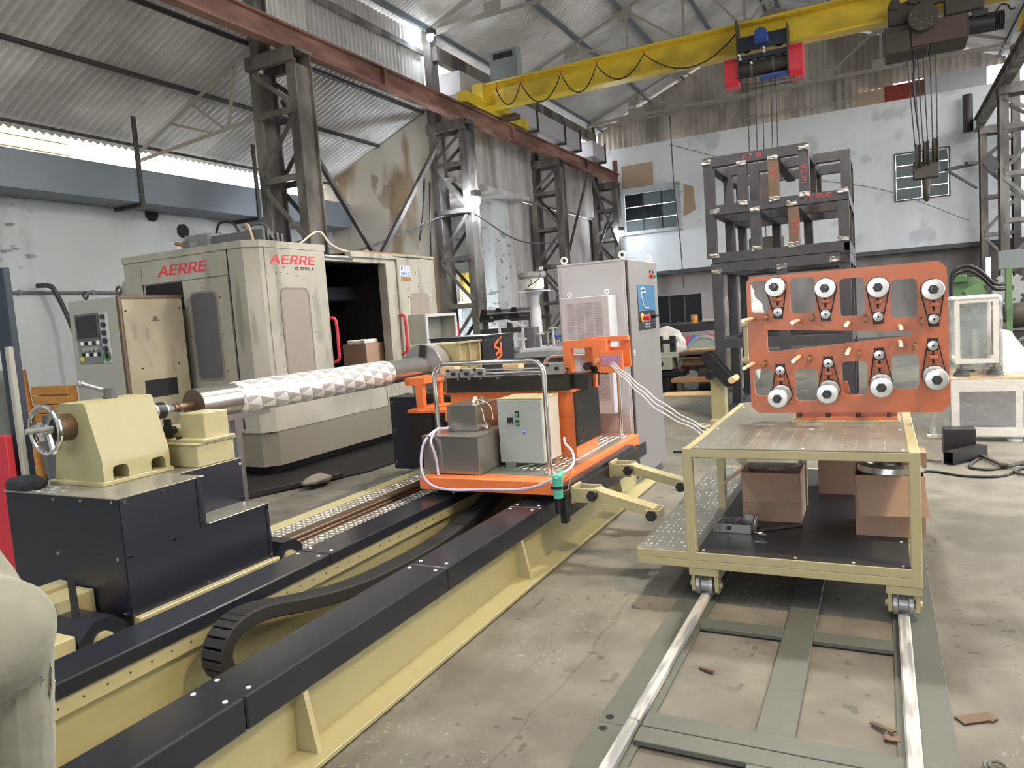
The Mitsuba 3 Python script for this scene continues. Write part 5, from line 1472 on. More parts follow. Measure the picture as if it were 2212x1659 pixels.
for col in range(4):
    for r in range(26):
        put(ac, 'louvre', sl, at=T().translate([-2.335 + col * .082 - .02, 5.826, 1.63 - r * .0148]).scale([.62, 1, 1]))
for r in range(26):
    put(ac, 'louvre', sl, at=T().translate([-2.17, 5.826, 1.17 - r * .0145]).scale([2.3, 1, 1]))
for x, y in ((-2.40, 5.93), (-2.06, 5.93)):
    part(ac, 'eye_bolt', tube([(x + .018 * math.cos(a), y, 1.715 + .018 * math.sin(a)) for a in np.linspace(0, 2 * np.pi, 16, endpoint=False)], .006, 6, True), 'm_white', True)
for x, y in ((-2.50, 6.1), (-1.96, 6.1), (-1.96, 6.9)):
    part(t, 'lifting_eye', cat(tube([(x + .026 * math.cos(a), y, 2.025 + .026 * math.sin(a)) for a in np.linspace(0, 2 * np.pi, 18, endpoint=False)], .0095, 8, True), cyl((x, y, 1.985), (x, y, 2.0), .014, 10)), 'm_white', 30)
X1 = kx1 + .02
sc = part(t, 'screen', bx(X1, X1 + .008, 6.29, 6.83, 1.53, 1.765, .002), 'm_bluefilm', label='screen under crinkled blue film')
part(sc, 'film_crease', cat(tube(spline([(X1 + .009, 6.36, 1.72), (X1 + .012, 6.45, 1.735), (X1 + .012, 6.50, 1.70), (X1 + .01, 6.38, 1.69), (X1 + .012, 6.40, 1.62), (X1 + .01, 6.46, 1.565), (X1 + .01, 6.6, 1.555)], 8), .007, 6)), 'm_hose', True)
pn_ = part(t, 'button_panel', bx(X1, X1 + .006, 6.29, 6.82, 1.36, 1.53, .002), 'm_black')
es = part(pn_, 'emergency_stop', cat(cyl((X1 + .006, 6.39, 1.47), (X1 + .012, 6.39, 1.47), .042, 20)), 'm_yellow', 30)
part(pn_, 'stop_knob', cat(cyl((X1 + .012, 6.39, 1.47), (X1 + .05, 6.39, 1.47), .018, 14), cyl((X1 + .05, 6.39, 1.47), (X1 + .075, 6.39, 1.47), .026, 18)), 'm_redbright', 30)
part(pn_, 'selector', cat(cyl((X1 + .006, 6.72, 1.48), (X1 + .04, 6.72, 1.48), .022, 14), bx(X1 + .04, X1 + .055, 6.66, 6.78, 1.47, 1.49, .003)), 'm_blackm', 30)
for i in range(5):
    for j in range(3):
        part(pn_, 'key', bx(X1 + .006, X1 + .009, 6.47 + j * .055, 6.51 + j * .055, 1.38 + i * .026, 1.393 + i * .026, .001), 'm_grey')
for y, m in ((6.73, 'm_redbright'), (6.82, 'm_grnswitch')):
    part(t, 'pilot_lamp', cyl((X1, y, 1.85), (X1 + .03, y, 1.85), .02, 14), m, 30)
    part(t, 'pilot_label', bx(X1, X1 + .004, y - .02, y + .02, 1.875, 1.90), 'm_black')
part(t, 'door_lock', bx(X1, X1 + .006, 6.10, 6.13, 1.15, 1.20, .002), 'm_white')

# ------------------------------------------------------------------ between enclosure and cabinet
t = thing('metal_locker', 'open grey sheet-metal box standing in front of the right enclosure door', 'metal box')
part(t, 'shell', cat(bx(-5.9, -5.62, 8.52, 8.55, .9, 1.69), bx(-5.9, -5.62, 9.32, 9.35, .9, 1.69), bx(-5.9, -5.62, 8.52, 9.35, 1.665, 1.69), bx(-5.9, -5.62, 8.52, 9.35, .9, .93), bx(-5.9, -5.87, 8.52, 9.35, .9, 1.69)), 'm_cabgrey')
part(t, 'front_flange', cat(bx(-5.62, -5.60, 8.52, 8.57, .9, 1.69), bx(-5.62, -5.60, 9.30, 9.35, .9, 1.69), bx(-5.62, -5.60, 8.52, 9.35, 1.65, 1.69)), 'm_ductw')
parts(t, 'leg', [bx(-5.88, -5.84, 8.54, 8.58, 0, .9), bx(-5.88, -5.84, 9.29, 9.33, 0, .9), bx(-5.66, -5.62, 9.29, 9.33, 0, .9), bx(-5.66, -5.62, 8.54, 8.58, 0, .9)], 'm_greydark')
part(t, 'red_edge', bx(-5.62, -5.60, 9.36, 9.39, .9, 1.55), 'm_red')

t = thing('bowl_feeder', 'grey vibratory bowl feeder on a pedestal left of the electrical cabinet', 'machine')
part(t, 'bowl', lathe((-4.63, 10, 2.12), (-4.63, 10, 2.23), [(.001, .0), (.19, .0), (.21, .02), (.215, .09), (.205, .09), (.19, .03), (.001, .03)], 32), 'm_steel', 35)
part(t, 'bowl_track', cat(bar((-4.5, 9.95, 2.21), (-4.38, 9.8, 2.24), .06, .05), bar((-4.55, 9.9, 2.20), (-4.86, 9.75, 2.19), .012, .012)), 'm_grey')
part(t, 'drive', cat(cyl((-4.61, 10, 1.98), (-4.61, 10, 2.12), .155, 28), cyl((-4.61, 10, 1.94), (-4.61, 10, 1.98), .145, 28)), 'm_white', 30)
part(t, 'drive_base', cyl((-4.61, 10, 1.935), (-4.61, 10, 1.955), .16, 28), 'm_greydark', 30)
part(t, 'tray', bx(-4.82, -4.4, 9.85, 10.15, 1.915, 1.935, .004), 'm_cabwhite')
part(t, 'pedestal', lathe((-4.61, 10, 1.3), (-4.61, 10, 1.92), [(.09, 0), (.085, .3), (.07, .45), (.08, .56), (.15, .62)], 20), 'm_cabwhite', 40)
part(t, 'wire', tube(spline([(-4.6, 9.84, 2.1), (-4.55, 9.8, 2.05), (-4.62, 9.82, 2.0), (-4.45, 9.8, 2.08), (-4.42, 9.85, 2.16)], 8), .006, 5), 'm_black', True)
t = thing('assembly_table', 'grey machine table crowded with fixtures under the vibratory bowl feeder', 'machine')
part(t, 'table_top', bx(-5.1, -3.3, 9.5, 10.6, .96, 1.06, .01), 'm_grey')
part(t, 'base', bx(-5.0, -3.4, 9.6, 10.5, 0, .96, .01), 'm_greydark')
parts(t, 'rail', [bx(-5.05, -3.4, 9.55 + .25 * i, 9.6 + .25 * i, 1.06, 1.10, .004) for i in range(4)], 'm_cabwhite')
part(t, 'guard_frame', cat(bar((-5.03, 9.6, 1.08), (-5.03, 9.6, 1.52), .03, .03), bar((-4.65, 9.6, 1.08), (-4.65, 9.6, 1.46), .03, .03), bar((-5.1, 9.6, 1.52), (-4.9, 9.6, 1.52), .03, .03), bar((-4.9, 9.6, 1.52), (-4.6, 9.6, 1.42), .03, .03), bar((-5.03, 9.6, 1.24), (-4.6, 9.6, 1.24), .03, .03)), 'm_cabwhite')
part(t, 'fixture_box', bx(-4.7, -4.52, 9.7, 9.9, 1.06, 1.40, .006), 'm_greydark')
r2 = random.Random(3)
for i in range(14):
    x, y = -4.45 + .085 * i, 9.65 + .5 * r2.random()
    hgt = .08 + .26 * r2.random()
    part(t, 'fixture_post', cat(cyl((x, y, 1.06), (x, y, 1.06 + hgt), .018, 10), bx(x - .05, x + .05, y - .03, y + .03, 1.06 + hgt, 1.08 + hgt, .003)), ('m_cabwhite', 'm_steel', 'm_grey')[i % 3], 30)
part(t, 'dial_plate', cyl((-3.95, 9.8, 1.10), (-3.95, 9.8, 1.13), .22, 28), 'm_alu', 30)
part(t, 'valve', cat(bx(-4.14, -4.02, 9.56, 9.62, 1.23, 1.27, .008), cyl((-4.1, 9.55, 1.25), (-4.1, 9.5, 1.26), .02, 10)), 'm_blue', 30)
parts(t, 'chain_roller', [cyl((-4.98 + .07 * i, 9.45, 1.09), (-4.98 + .07 * i, 9.53, 1.09), .03, 12) for i in range(5)], 'm_alu', 30)

t = thing('roller_conveyor', 'dark frame with end rollers behind the navy headstock cover', 'conveyor')
parts(t, 'beam', [bx(-6.7, -5.6, 12.0, 12.12, 1.50, 1.58, .006), bx(-6.7, -5.6, 12.8, 12.9, 1.50, 1.58, .006), bx(-6.7, -5.6, 12.0, 12.1, 1.28, 1.38, .006)], 'm_darksteel')
parts(t, 'frame', [bx(x - .04, x + .04, 12.02, 12.1, 0, 1.5, .004) for x in (-6.6, -6.1, -5.65)], 'm_darksteel')
for x in (-6.57, -6.27, -5.95):
    part(t, 'end_roller', cyl((x, 11.98, 1.66), (x, 12.9, 1.66), .075, 18), 'm_darksteel', 30)
    part(t, 'bearing_plate', xz(Polygon([(x - .11, 1.58), (x + .11, 1.58), (x + .04, 1.75), (x - .04, 1.75)]), 11.96, 11.985), 'm_black')
part(t, 'shaft', cyl((-6.5, 11.95, 1.655), (-5.62, 11.95, 1.645), .02, 10), 'm_steel', 30)

t = thing('storage_rack', 'pale shelf with cartons seen through the lattice column with the bright lamp', 'shelf')
part(t, 'shelf', bx(-12.3, -10.8, 16.6, 20.2, 2.06, 2.14, .004), 'm_cabwhite')
part(t, 'shelf', bx(-12.3, -10.8, 16.6, 20.2, 1.0, 1.06, .004), 'm_cabgrey')
parts(t, 'post', [bx(-10.86, -10.8, y, y + .06, 0, 3.0) for y in (16.65, 18.3, 20.1)], 'm_cabwhite')
for i, (y, h) in enumerate(((16.8, .35), (17.3, .5), (17.75, .3), (18.4, .55), (18.8, .3))):
    part(t, 'carton', bx(-11.6, -11.0, y, y + .38, 2.14, 2.14 + h, .01), ('m_card', 'm_wood', 'm_cabgrey')[i % 3])
solo('paper_roll', cyl((-11.35, 19.6, 2.141), (-11.35, 19.6, 3.0), .5, 32), 'm_rollyellow', 'large yellow printed paper roll standing on the pale shelf', 'roll', 30)
t = thing('tube_lamp', 'white fluorescent tube on the front edge of the shelf under the yellow roll', 'lamp')
scene[t] = {**D(cyl((-10.78, 19.0, 2.1), (-10.78, 20.1, 2.1), .035, 10), 'm_white', 30), 'emitter': {'type': 'area', 'radiance': rgb((10, 11, 11.5))}}
t = thing('tube_lamp', 'short white fluorescent tube below the shelf, seen through the lattice column', 'lamp')
scene[t] = {**D(cyl((-10.78, 17.4, 1.72), (-10.78, 17.9, 1.72), .035, 10), 'm_white', 30), 'emitter': {'type': 'area', 'radiance': rgb((10, 11, 11.5))}}
for n_, pp in enumerate(([(-9.75, 15.5, 5.0), (-9.75, 15.4, 4.2), (-9.78, 15.35, 3.2)], [(-9.9, 15.5, 5.1), (-9.95, 15.4, 4.3), (-10.05, 15.3, 3.6)])):
    solo('hanging_cable', tube(spline(pp, 6), .022, 6), 'm_black', ('dark cable hanging left of the lamp column, the longer of two', 'dark cable hanging left of the lamp column, the shorter of two')[n_], 'cable', True)
solo('hanging_cable', tube(spline([(-12.4, 11.0, 3.0), (-10.8, 13.5, 3.3), (-9.62, 15.45, 4.1), (-8.6, 15.5, 4.15)], 8), .025, 6), 'm_greydark', 'grey cable sagging to the lamp column from the left', 'cable', True)
solo('hanging_cable', tube(spline([(-8.58, 15.5, 4.1), (-8.6, 18.0, 3.6), (-8.62, 21.2, 3.75)], 8), .018, 6), 'm_greydark', 'thin cable sagging between the lamp column and the dark column', 'cable', True)

# ------------------------------------------------------------------ LED lamps
def led(x, y, z, label, r=.13, f=1.0):
    t = thing('led_lamp', label, 'lamp')
    part(t, 'housing', bx(x - .05, x + .12, y - .1, y + .1, z + r * .6, z + r + .1, .01), 'm_greydark')
    k = part(t, 'bulb', trimesh.creation.icosphere(3, r).apply_transform(np.diag([1, 1, 1.15, 1])).apply_translation([x, y, z]), 'm_white', True)
    scene[k]['emitter'] = {'type': 'area', 'radiance': rgb([f * v for v in LED_WHITE])}
    return t


led(-8.45, 15.35, 4.36, 'round white LED lamp glaring on the second lattice column')
led(-8.55, 26.6, 4.42, 'small white LED lamp glaring below the boarded back window', .12, .4)
led(-9.3, 15.3, 8.25, 'white LED lamp high on the upper post of the second column', .08, .3)


def high_bay(x, y, z, label, rad, r=.28):
    t = thing('high_bay_lamp', label, 'lamp')
    part(t, 'reflector', lathe((x, y, z), (x, y, z + .6), [(r, 0), (r * .92, .1), (r * .6, .28), (.12, .34), (.12, .5), (.001, .5)], 28), 'm_duct', 30)
    part(t, 'stem', cyl((x, y, z + .5), (x, y, roofz(x) - .14), .02, 8), 'm_darksteel', 30)
    k = part(t, 'diffuser', cyl((x, y, z + .05), (x, y, z + .02), r * .9, 28), 'm_white', 30)
    scene[k]['emitter'] = {'type': 'area', 'radiance': rgb(rad)}


high_bay(-1.0, 8.2, 7.2, 'high bay lamp hanging from the roof beyond the trolley', LAMP_MAIN, .36)
high_bay(2.9, 2.8, 7.2, 'warm high bay lamp hanging from the roof right of the floor track', LAMP_WARM, .36)
high_bay(-6.0, 1.0, 7.2, 'added unseen white high bay lamp hanging over the tailstock', LAMP_FILL, .36)

# ------------------------------------------------------------------ big welded tube frame behind the trolley
t = thing('welded_frame', 'tall stack of welded dark square tubes standing behind the orange rack', 'steel frame')
S = .12


def tb(p, q):
    return prof(p, q, tubepoly(S, S, .008), up=(0, 1, 0) if abs(q[2] - p[2]) > .1 else (0, 0, 1))


m = 'm_weldframe'
h = S / 2
yF, yM, yB = 9.65 + h, 10.72 + h, 11.75 + h
xl, xr = -1.90, -.37
post = []
# lower tier
for y in (yF, yM, yB):
    part(t, 'upright', tb((-1.86, y, 0), (-1.86, y, 1.95)), m)
    part(t, 'upright', tb((-.36, y, 0), (-.36, y, 1.95)), m)
part(t, 'upright', tb((-1.07, yF, 0), (-1.07, yF, 1.95)), m)
for y in (yF, yM, yB):
    part(t, 'cross_tube', tb((-1.93, y, 2.0), (-.30, y, 2.0)), m)
    part(t, 'cross_tube', tb((-1.80, y, 1.03), (-.42, y, 1.02)), m)
for x in (-1.86, -.36):
    part(t, 'long_tube', tb((x, yF - h, .06), (x, yB + h, .06)), m)
    part(t, 'long_tube', tb((x, yF, 1.03), (x, yB, 1.03)), m)
    part(t, 'long_tube', tb((x, yF - h - .03, 2.0) if x > -1 else (x, yF, 2.0), (x, yB, 2.0)), m)
# middle tier
for y in (yF, yM, yB):
    part(t, 'cross_tube', tb((-1.90, y, 2.13), (-.36, y, 2.13)), m)
    part(t, 'upright', tb((-1.91 if y == yF else -1.86, y, 2.13), (-1.91 if y == yF else -1.86, y, 3.33)), m)
    part(t, 'upright', tb((-.36, y, 2.17), (-.36, y, 2.66)), m)
for x in (-1.36, -.915):
    part(t, 'upright', tb((x, yF, 2.17), (x, yF, 2.66)), m if x < -1 else 'm_ironbrown')
    part(t, 'upright', tb((x, yB, 2.17), (x, yB, 2.66)), m)
    part(t, 'long_tube', tb((x, yF, 2.72), (x, yB, 2.72)), m)
for y in (yF, yM, yB):
    part(t, 'cross_tube', tb((-1.85, y, 2.73), (-.31, y, 2.73)), m)
for x in (-1.86, -.36):
    part(t, 'long_tube', tb((x, yF, 2.13), (x, yB, 2.13)), m)
    part(t, 'long_tube', tb((x, yF, 2.73), (x, yB, 2.73)), m)
# top tier
part(t, 'cross_tube', tb((-1.97, yF, 3.335), (-.73, yF, 3.335)), m)
part(t, 'cross_tube', tb((-1.92, yM, 3.37), (-.30, yM, 3.37)), m)
part(t, 'cross_tube', tb((-1.92, yB, 3.37), (-.30, yB, 3.37)), m)
for x, mm in ((-1.50, m), (-1.13, 'm_ironbrown'), (-.78, m)):
    part(t, 'upright', tb((x, yF, 2.78), (x, yF, 3.28)), mm)
for x in (-1.50, -.78, -.36):
    part(t, 'upright', tb((x, yM, 2.78), (x, yM, 3.32)), m)
    part(t, 'upright', tb((x, yB, 2.78), (x, yB, 3.32)), m)
for x in (-1.91, -1.13, -.79):
    part(t, 'long_tube', tb((x, yF, 3.335), (x, yB, 3.335)), m)
part(t, 'long_tube', tb((-.36, yM, 3.37), (-.36, yB, 3.37)), m)
for (x, z) in ((-1.93, 3.34), (-1.50, 3.27), (-1.13, 3.28), (-.77, 3.34), (-1.50, 2.78), (-1.13, 2.78), (-.78, 2.79), (-.36, 2.78), (-1.36, 2.68), (-.93, 2.70), (-1.85, 2.72), (-.37, 2.22), (-1.36, 2.20), (-.92, 2.20), (-1.88, 2.16), (-1.86, 1.95), (-1.07, 1.95), (-.47, 1.98)):
    part(t, 'weld_bead', crumple(bx(x - .06, x + .06, 9.642, 9.652, z - .028, z + .028, .004), .022, 26, int(abs(x * 50 + z * 30)), .02), 'm_weldbead', True)
for s_, x, z in (('S2 m', -.81, 2.93), ('4c', -1.15, 2.93), ('45 c', -.93, 2.3)):
    tm = meshkit.text_mesh(s_, .07, .002)
    tm.apply_transform(np.array([[0, 1, 0, x], [0, 0, -1, 9.648], [-1, 0, 0, z + .22], [0, 0, 0, 1.0]]))
    part(t, 'chalk_mark', tm, 'm_chalk', label='red handwritten marks')
for s_, x, z, w in (('F 7  W', -1.48, 3.31, .22), ('FF PDC', -.78, 2.72, .3)):
    text_y(s_, .055, x, 9.649, z, 'm_chalk', t, 'chalk_mark', bold=False, wid=w, d=.002)

# things behind the welded frame
t = solo('wrapped_bundle', crumple(trimesh.creation.uv_sphere(radius=1.0, count=[30, 44]).apply_transform(np.diag([.36, .4, .95, 1.0])).apply_translation([-2.13, 13.2, .95]), .16, 3.5, 4, .07), 'm_plasticbag', 'tall pale plastic wrapped bundle behind the left uprights of the welded frame', 'bundle', True)
t = thing('workbench', 'dark workbench with small items in front of the lower back wall', 'workbench')
part(t, 'top', bx(-4.2, -2.7, 15.0, 15.7, 1.02, 1.18, .01), 'm_blackm')
parts(t, 'leg', [bx(x, x + .08, y, y + .08, 0, 1.02) for x in (-4.1, -2.85) for y in (15.05, 15.6)], 'm_greydark')
part(t, 'tin', cyl((-3.42, 15.2, 1.18), (-3.42, 15.2, 1.36), .07, 14), 'm_wood', 30)
part(t, 'clutter', crumple(bx(-3.25, -2.85, 15.1, 15.4, 1.18, 1.25, .02), .03, 9, 8, .05), 'm_cabgrey')
solo('blue_red_tarp', crumple(trimesh.creation.uv_sphere(radius=1.0, count=[24, 40]).apply_transform(np.diag([.85, .4, .34, 1.0])).apply_translation([-3.2, 14.5, .62]), .06, 5, 9, .08), 'm_tarp', 'blue and red striped tarpaulin bundle under the workbench', 'tarpaulin', True)
t = thing('grinding_wheel', 'large grey disc leaning against the striped tarpaulin', 'disc')
scene[t] = D(lathe((-2.95, 13.9, .62), (-2.97, 13.8, .63), [(.001, .0), (.34, .0), (.36, .02), (.36, .08), (.31, .085), (.29, .065), (.001, .065)], 36), 'm_boxgrey', 35)
t = thing('lathe_saddle', 'grey lathe cross-slide on a black stand left of the cream pillar', 'machine')
part(t, 'head', cat(bx(-3.80, -3.42, 13.2, 13.6, .40, .66, .015), bx(-3.78, -3.30, 13.25, 13.55, .62, .72, .01)), 'm_cabgrey')
part(t, 'clamp', cat(bx(-3.72, -3.38, 13.3, 13.5, .88, .95, .01), bx(-3.68, -3.62, 13.35, 13.45, .7, 1.02, .006), bx(-3.48, -3.38, 13.35, 13.45, .7, 1.02, .006)), 'm_blackm')
part(t, 'knob', cyl((-3.62, 13.15, .52), (-3.62, 13.2, .52), .05, 12), 'm_black', 30)
part(t, 'stand', cat(cyl((-3.55, 13.4, .0), (-3.55, 13.4, .05), .27, 24), cyl((-3.55, 13.4, .05), (-3.55, 13.4, .28), .17, 24), bx(-3.85, -3.2, 13.2, 13.6, .28, .38, .01)), 'm_black', 30)
t = thing('machine_table', 'long rusty machine table on the floor behind the cream pillar', 'machine table')
part(t, 'table', cat(bx(-3.3, -2.2, 13.3, 13.9, .66, .71, .005), bx(-3.25, -2.3, 13.35, 13.85, .45, .6, .01), bx(-3.3, -2.2, 13.3, 13.8, .58, .62, .005)), 'm_ironbrown')
part(t, 'pedestal', bx(-3.0, -2.5, 13.4, 13.8, .0, .45, .02), 'm_darksteel')
part(t, 'slide', cat(bx(-2.75, -2.62, 13.2, 13.35, .25, .55, .02), bx(-3.4, -2.4, 13.0, 13.3, .18, .26, .01)), 'm_brown')
part(t, 'leg', bx(-3.3, -3.2, 13.0, 13.1, 0, .18), 'm_darksteel')
solo('pale_sack', crumple(trimesh.creation.uv_sphere(radius=1.0, count=[24, 36]).apply_transform(np.diag([.36, .3, .45, 1.0])).apply_translation([-3.68, 13.95, .72]), .07, 6, 2, .06), 'm_plasticbag', 'pale plastic sack behind the grey lathe cross-slide', 'sack', True)
solo('wooden_board', bx(-3.25, -2.6, 13.7, 14.0, .711, .74, .004), 'm_woodpale', 'pale board lying on the rusty machine table', 'board')
solo('wooden_board', bx(-3.45, -2.5, 12.45, 12.95, .0, .03, .004), 'm_woodpale', 'pale boards on the floor below the rusty machine table', 'board')

# ------------------------------------------------------------------ shrink-wrapped white machine, right
t = thing('wrapped_machine', 'white two-part machine shrouded in clear stretch film, right of the orange rack', 'machine')


def framebox(x0, x1, y0, y1, z0, z1, w):
    return cat(bx(x0, x1, y0, y0 + w, z0, z0 + w), bx(x0, x1, y0, y0 + w, z1 - w, z1), bx(x0, x0 + w, y0, y0 + w, z0, z1), bx(x1 - w, x1, y0, y0 + w, z0, z1),
               bx(x0, x1, y1 - w, y1, z0, z0 + w), bx(x0, x1, y1 - w, y1, z1 - w, z1), bx(x0, x0 + w, y1 - w, y1, z0, z1), bx(x1 - w, x1, y1 - w, y1, z0, z1),
               bx(x0, x0 + w, y0, y1, z0, z0 + w), bx(x0, x0 + w, y0, y1, z1 - w, z1), bx(x1 - w, x1, y0, y1, z0, z0 + w), bx(x1 - w, x1, y0, y1, z1 - w, z1))


part(t, 'lower_frame', framebox(.62, 1.62, 8.5, 9.35, .05, .625, .065), 'm_white')
part(t, 'lower_front', xz(sbox(.62, .05, 1.62, .625).difference(sbox(.69, .14, 1.16, .50)).difference(sbox(1.22, .14, 1.56, .5)), 8.485, 8.502), 'm_white')
part(t, 'lower_panel', cat(bx(.66, 1.58, 8.9, 8.92, .1, .6), bx(.64, .65, 8.55, 9.3, .1, .6)), 'm_ductw')
part(t, 'deck', bx(.61, 1.63, 8.48, 9.37, .622, .645, .004), 'm_woodpale')
part(t, 'upper_frame', framebox(.66, 1.03, 8.5, 9.1, .78, 1.425, .045), 'm_white')
part(t, 'upper_panel', cat(bx(.70, .99, 9.0, 9.02, .82, 1.38), bx(.84, .90, 8.8, 8.82, .8, 1.1)), 'm_boxgrey')
part(t, 'top_panel', bx(.64, 1.05, 8.48, 9.12, 1.42, 1.44, .004), 'm_white')
for x, y in ((.72, 8.56), (1.0, 8.56), (.80, 9.0), (1.2, 8.9)):
    ft = part(t, 'levelling_foot', lathe((x, y, .645), (x, y, .78), [(.001, 0), (.075, 0), (.075, .03), (.06, .035), (.06, .055), (.045, .06), (.045, .085), (.015, .085), (.015, .135), (.001, .135)], 20), 'm_greydark', 30)
for x, y in ((.66, 8.56), (1.16, 8.56), (.66, 9.28), (.48, 8.72)):
    part(t, 'floor_foot', lathe((x, y, 0), (x, y, .09), [(.001, 0), (.07, 0), (.07, .02), (.02, .03), (.02, .09), (.001, .09)], 18), 'm_whitemetal', 30)
part(t, 'film', crumple(bx(.60, 1.66, 8.45, 9.4, .04, .66, .03), .014, 10, 3, .05), 'm_wrap', False, label='crinkled clear stretch film')
part(t, 'film', crumple(bx(.63, 1.06, 8.46, 9.14, .72, 1.45, .03), .013, 11, 6, .045), 'm_wrap', False, label='crinkled clear stretch film')
part(t, 'film', crumple(trimesh.convex.convex_hull(np.array([(.44, 8.62, .03), (.62, 8.5, .03), (.62, 9.3, .03), (.46, 9.1, .03), (.58, 8.6, .45), (.62, 8.5, .6), (.62, 9.2, .6)])), .02, 8, 5, .05), 'm_wrap', True)
part(t, 'motor_hood', crumple(trimesh.convex.convex_hull(np.array([(1.08, 8.7, .65), (1.4, 8.7, .65), (1.08, 9.3, .65), (1.4, 9.3, .65), (1.08, 8.8, 1.08), (1.18, 8.8, 1.06), (1.08, 9.2, 1.08), (1.18, 9.2, 1.06)])), .015, 8, 6, .05), 'm_white', True)

# ------------------------------------------------------------------ old machinery beyond, right edge
t = thing('green_machine', 'old green machine with thick black hoses behind the wrapped machine', 'machine')
part(t, 'body', cat(bx(.84, 1.12, 11.3, 11.6, .2, 1.66, .01), bar((.95, 11.4, 1.40), (1.2, 11.4, 1.60), .16, .12), bx(.83, 1.02, 11.25, 11.3, 1.6, 1.70, .01)), 'm_green')
part(t, 'cutter', bar((1.0, 11.15, 1.42), (1.18, 11.15, 1.52), .15, .16), 'm_green')
part(t, 'post', bx(1.45, 1.52, 11.3, 11.4, 0, 1.75, .006), 'm_green')
part(t, 'base', bx(.8, 1.6, 11.2, 12.0, 0, .3, .01), 'm_darksteel')
for dz in (0, .06):
    part(t, 'hose', tube(spline([(.83, 11.1, 1.35 + dz), (.85, 11.1, 1.66 + dz), (1.0, 11.1, 1.75 + dz), (1.15, 11.1, 1.67 + dz), (1.3, 11.1, 1.5 + dz), (1.42, 11.15, 1.48 + dz)], 8), .022, 8), 'm_black', True)
for cx, cz, r, lab in ((1.57, 1.48, .2, 'grey toothed casting leaning behind the green machine, upper of two'), (1.55, 1.16, .2, 'grey toothed casting behind the wrapped machine, lower of two')):
    g = Point(cx, cz).buffer(r * .78, quad_segs=12)
    for k in range(10):
        a = k * math.pi / 5
        g = g.union(affinity.rotate(sbox(cx - .035, cz + r * .5, cx + .035, cz + r), math.degrees(a), origin=(cx, cz)))
    g = g.difference(Point(cx, cz).buffer(r * .25))
    solo('toothed_casting', xz(g, 11.9, 12.02), 'm_grey', lab, 'gear')
t = thing('scrap_machinery', 'heap of dark old machine parts along the right wall', 'machinery')
part(t, 'block', cat(bx(1.35, 3.2, 11.6, 12.6, 0, .55, .02), bx(1.35, 3.0, 11.5, 12.3, .8, .92, .02)), 'm_greasy')
part(t, 'motor', cyl((1.45, 11.5, 1.12), (2.1, 11.5, 1.14), .16, 20), 'm_greasy', 30)
part(t, 'motor', cyl((1.2, 11.4, .98), (1.45, 11.4, .98), .1, 16), 'm_greasyred', 30)
part(t, 'ring', tube([(1.70 + .12 * math.cos(a), 11.4, .73 + .1 * math.sin(a)) for a in np.linspace(0, 2 * np.pi, 22, endpoint=False)], .035, 8, True), 'm_greydark', True)
part(t, 'ring', tube([(1.45 + .1 * math.cos(a), 11.42, .73 + .1 * math.sin(a)) for a in np.linspace(0, 2 * np.pi, 22, endpoint=False)], .03, 8, True), 'm_greasy', True)
parts(t, 'bar', [bar((1.3, 11.45 + .05 * i, .58 + .02 * i), (3.0, 11.6, .62 + .05 * i), .04, .03) for i in range(4)], 'm_greydark')
solo('bright_panel', bx(1.53, 1.60, 14.0, 14.03, 1.62, 1.98), 'm_white', 'narrow white panel propped above the green machine', 'panel')
part('bright_panel', 'post', bx(1.55, 1.58, 14.03, 14.06, 0, 1.9), 'm_darksteel')
solo('grey_bench_panel', cat(bx(2.3, 3.4, 19.0, 19.1, 1.85, 2.25, .01), bx(2.35, 2.42, 19.0, 19.1, 0, 1.85), bx(3.3, 3.37, 19.0, 19.1, 0, 1.85)), 'm_greypanel', 'grey raised panel on posts in front of the large right column', 'panel')
t = thing('wall_bracket', 'dark triangular bracket arm on the slender far right column', 'bracket')
scene[t] = D(cat(bar((2.75, 26.9, 5.25), (1.9, 26.5, 5.12), .12, .1), bar((2.75, 26.9, 4.5), (1.95, 26.5, 5.08), .06, .06), bar((2.75, 26.9, 5.25), (2.4, 26.2, 5.2), .1, .08)), 'm_darksteel')
t = thing('flood_lamp', 'unlit black flood lamp tilted on the right columns', 'lamp')
scene[t] = D(bar((2.42, 22.0, 4.72), (2.66, 22.0, 4.35), .25, .1, up=(0, 1, 0)), 'm_blackm')
for n_, pp in enumerate(([(-4.6, 27.9, 7.9), (-4.62, 27.8, 5.0), (-4.6, 27.7, 2.0), (-3.6, 14.2, .9)],)):
    solo('hanging_cable', tube(spline([(-6.75, 27.6, 8.55), (-6.7, 27.5, 6.0), (-6.55, 27.4, 4.0), (-6.5, 27.4, 2.2)], 8), .02, 6), 'm_greydark', 'thin dark cable hanging in front of the white back wall', 'cable', True)
solo('hanging_cable', tube(spline([(-6.9, 27.9, 7.6), (-2.6, 27.8, 5.8), (.2, 27.7, 4.9), (2.6, 27.6, 3.6)], 8), .015, 6), 'm_grey', 'thin wire slanting across the white back wall to the right column', 'wire', True)
solo('wall_board', bx(-8.83, -7.60, 27.95, 27.99, 6.24, 7.09, .004), 'm_board', 'tan board fixed on the back wall above the dark window', 'board')
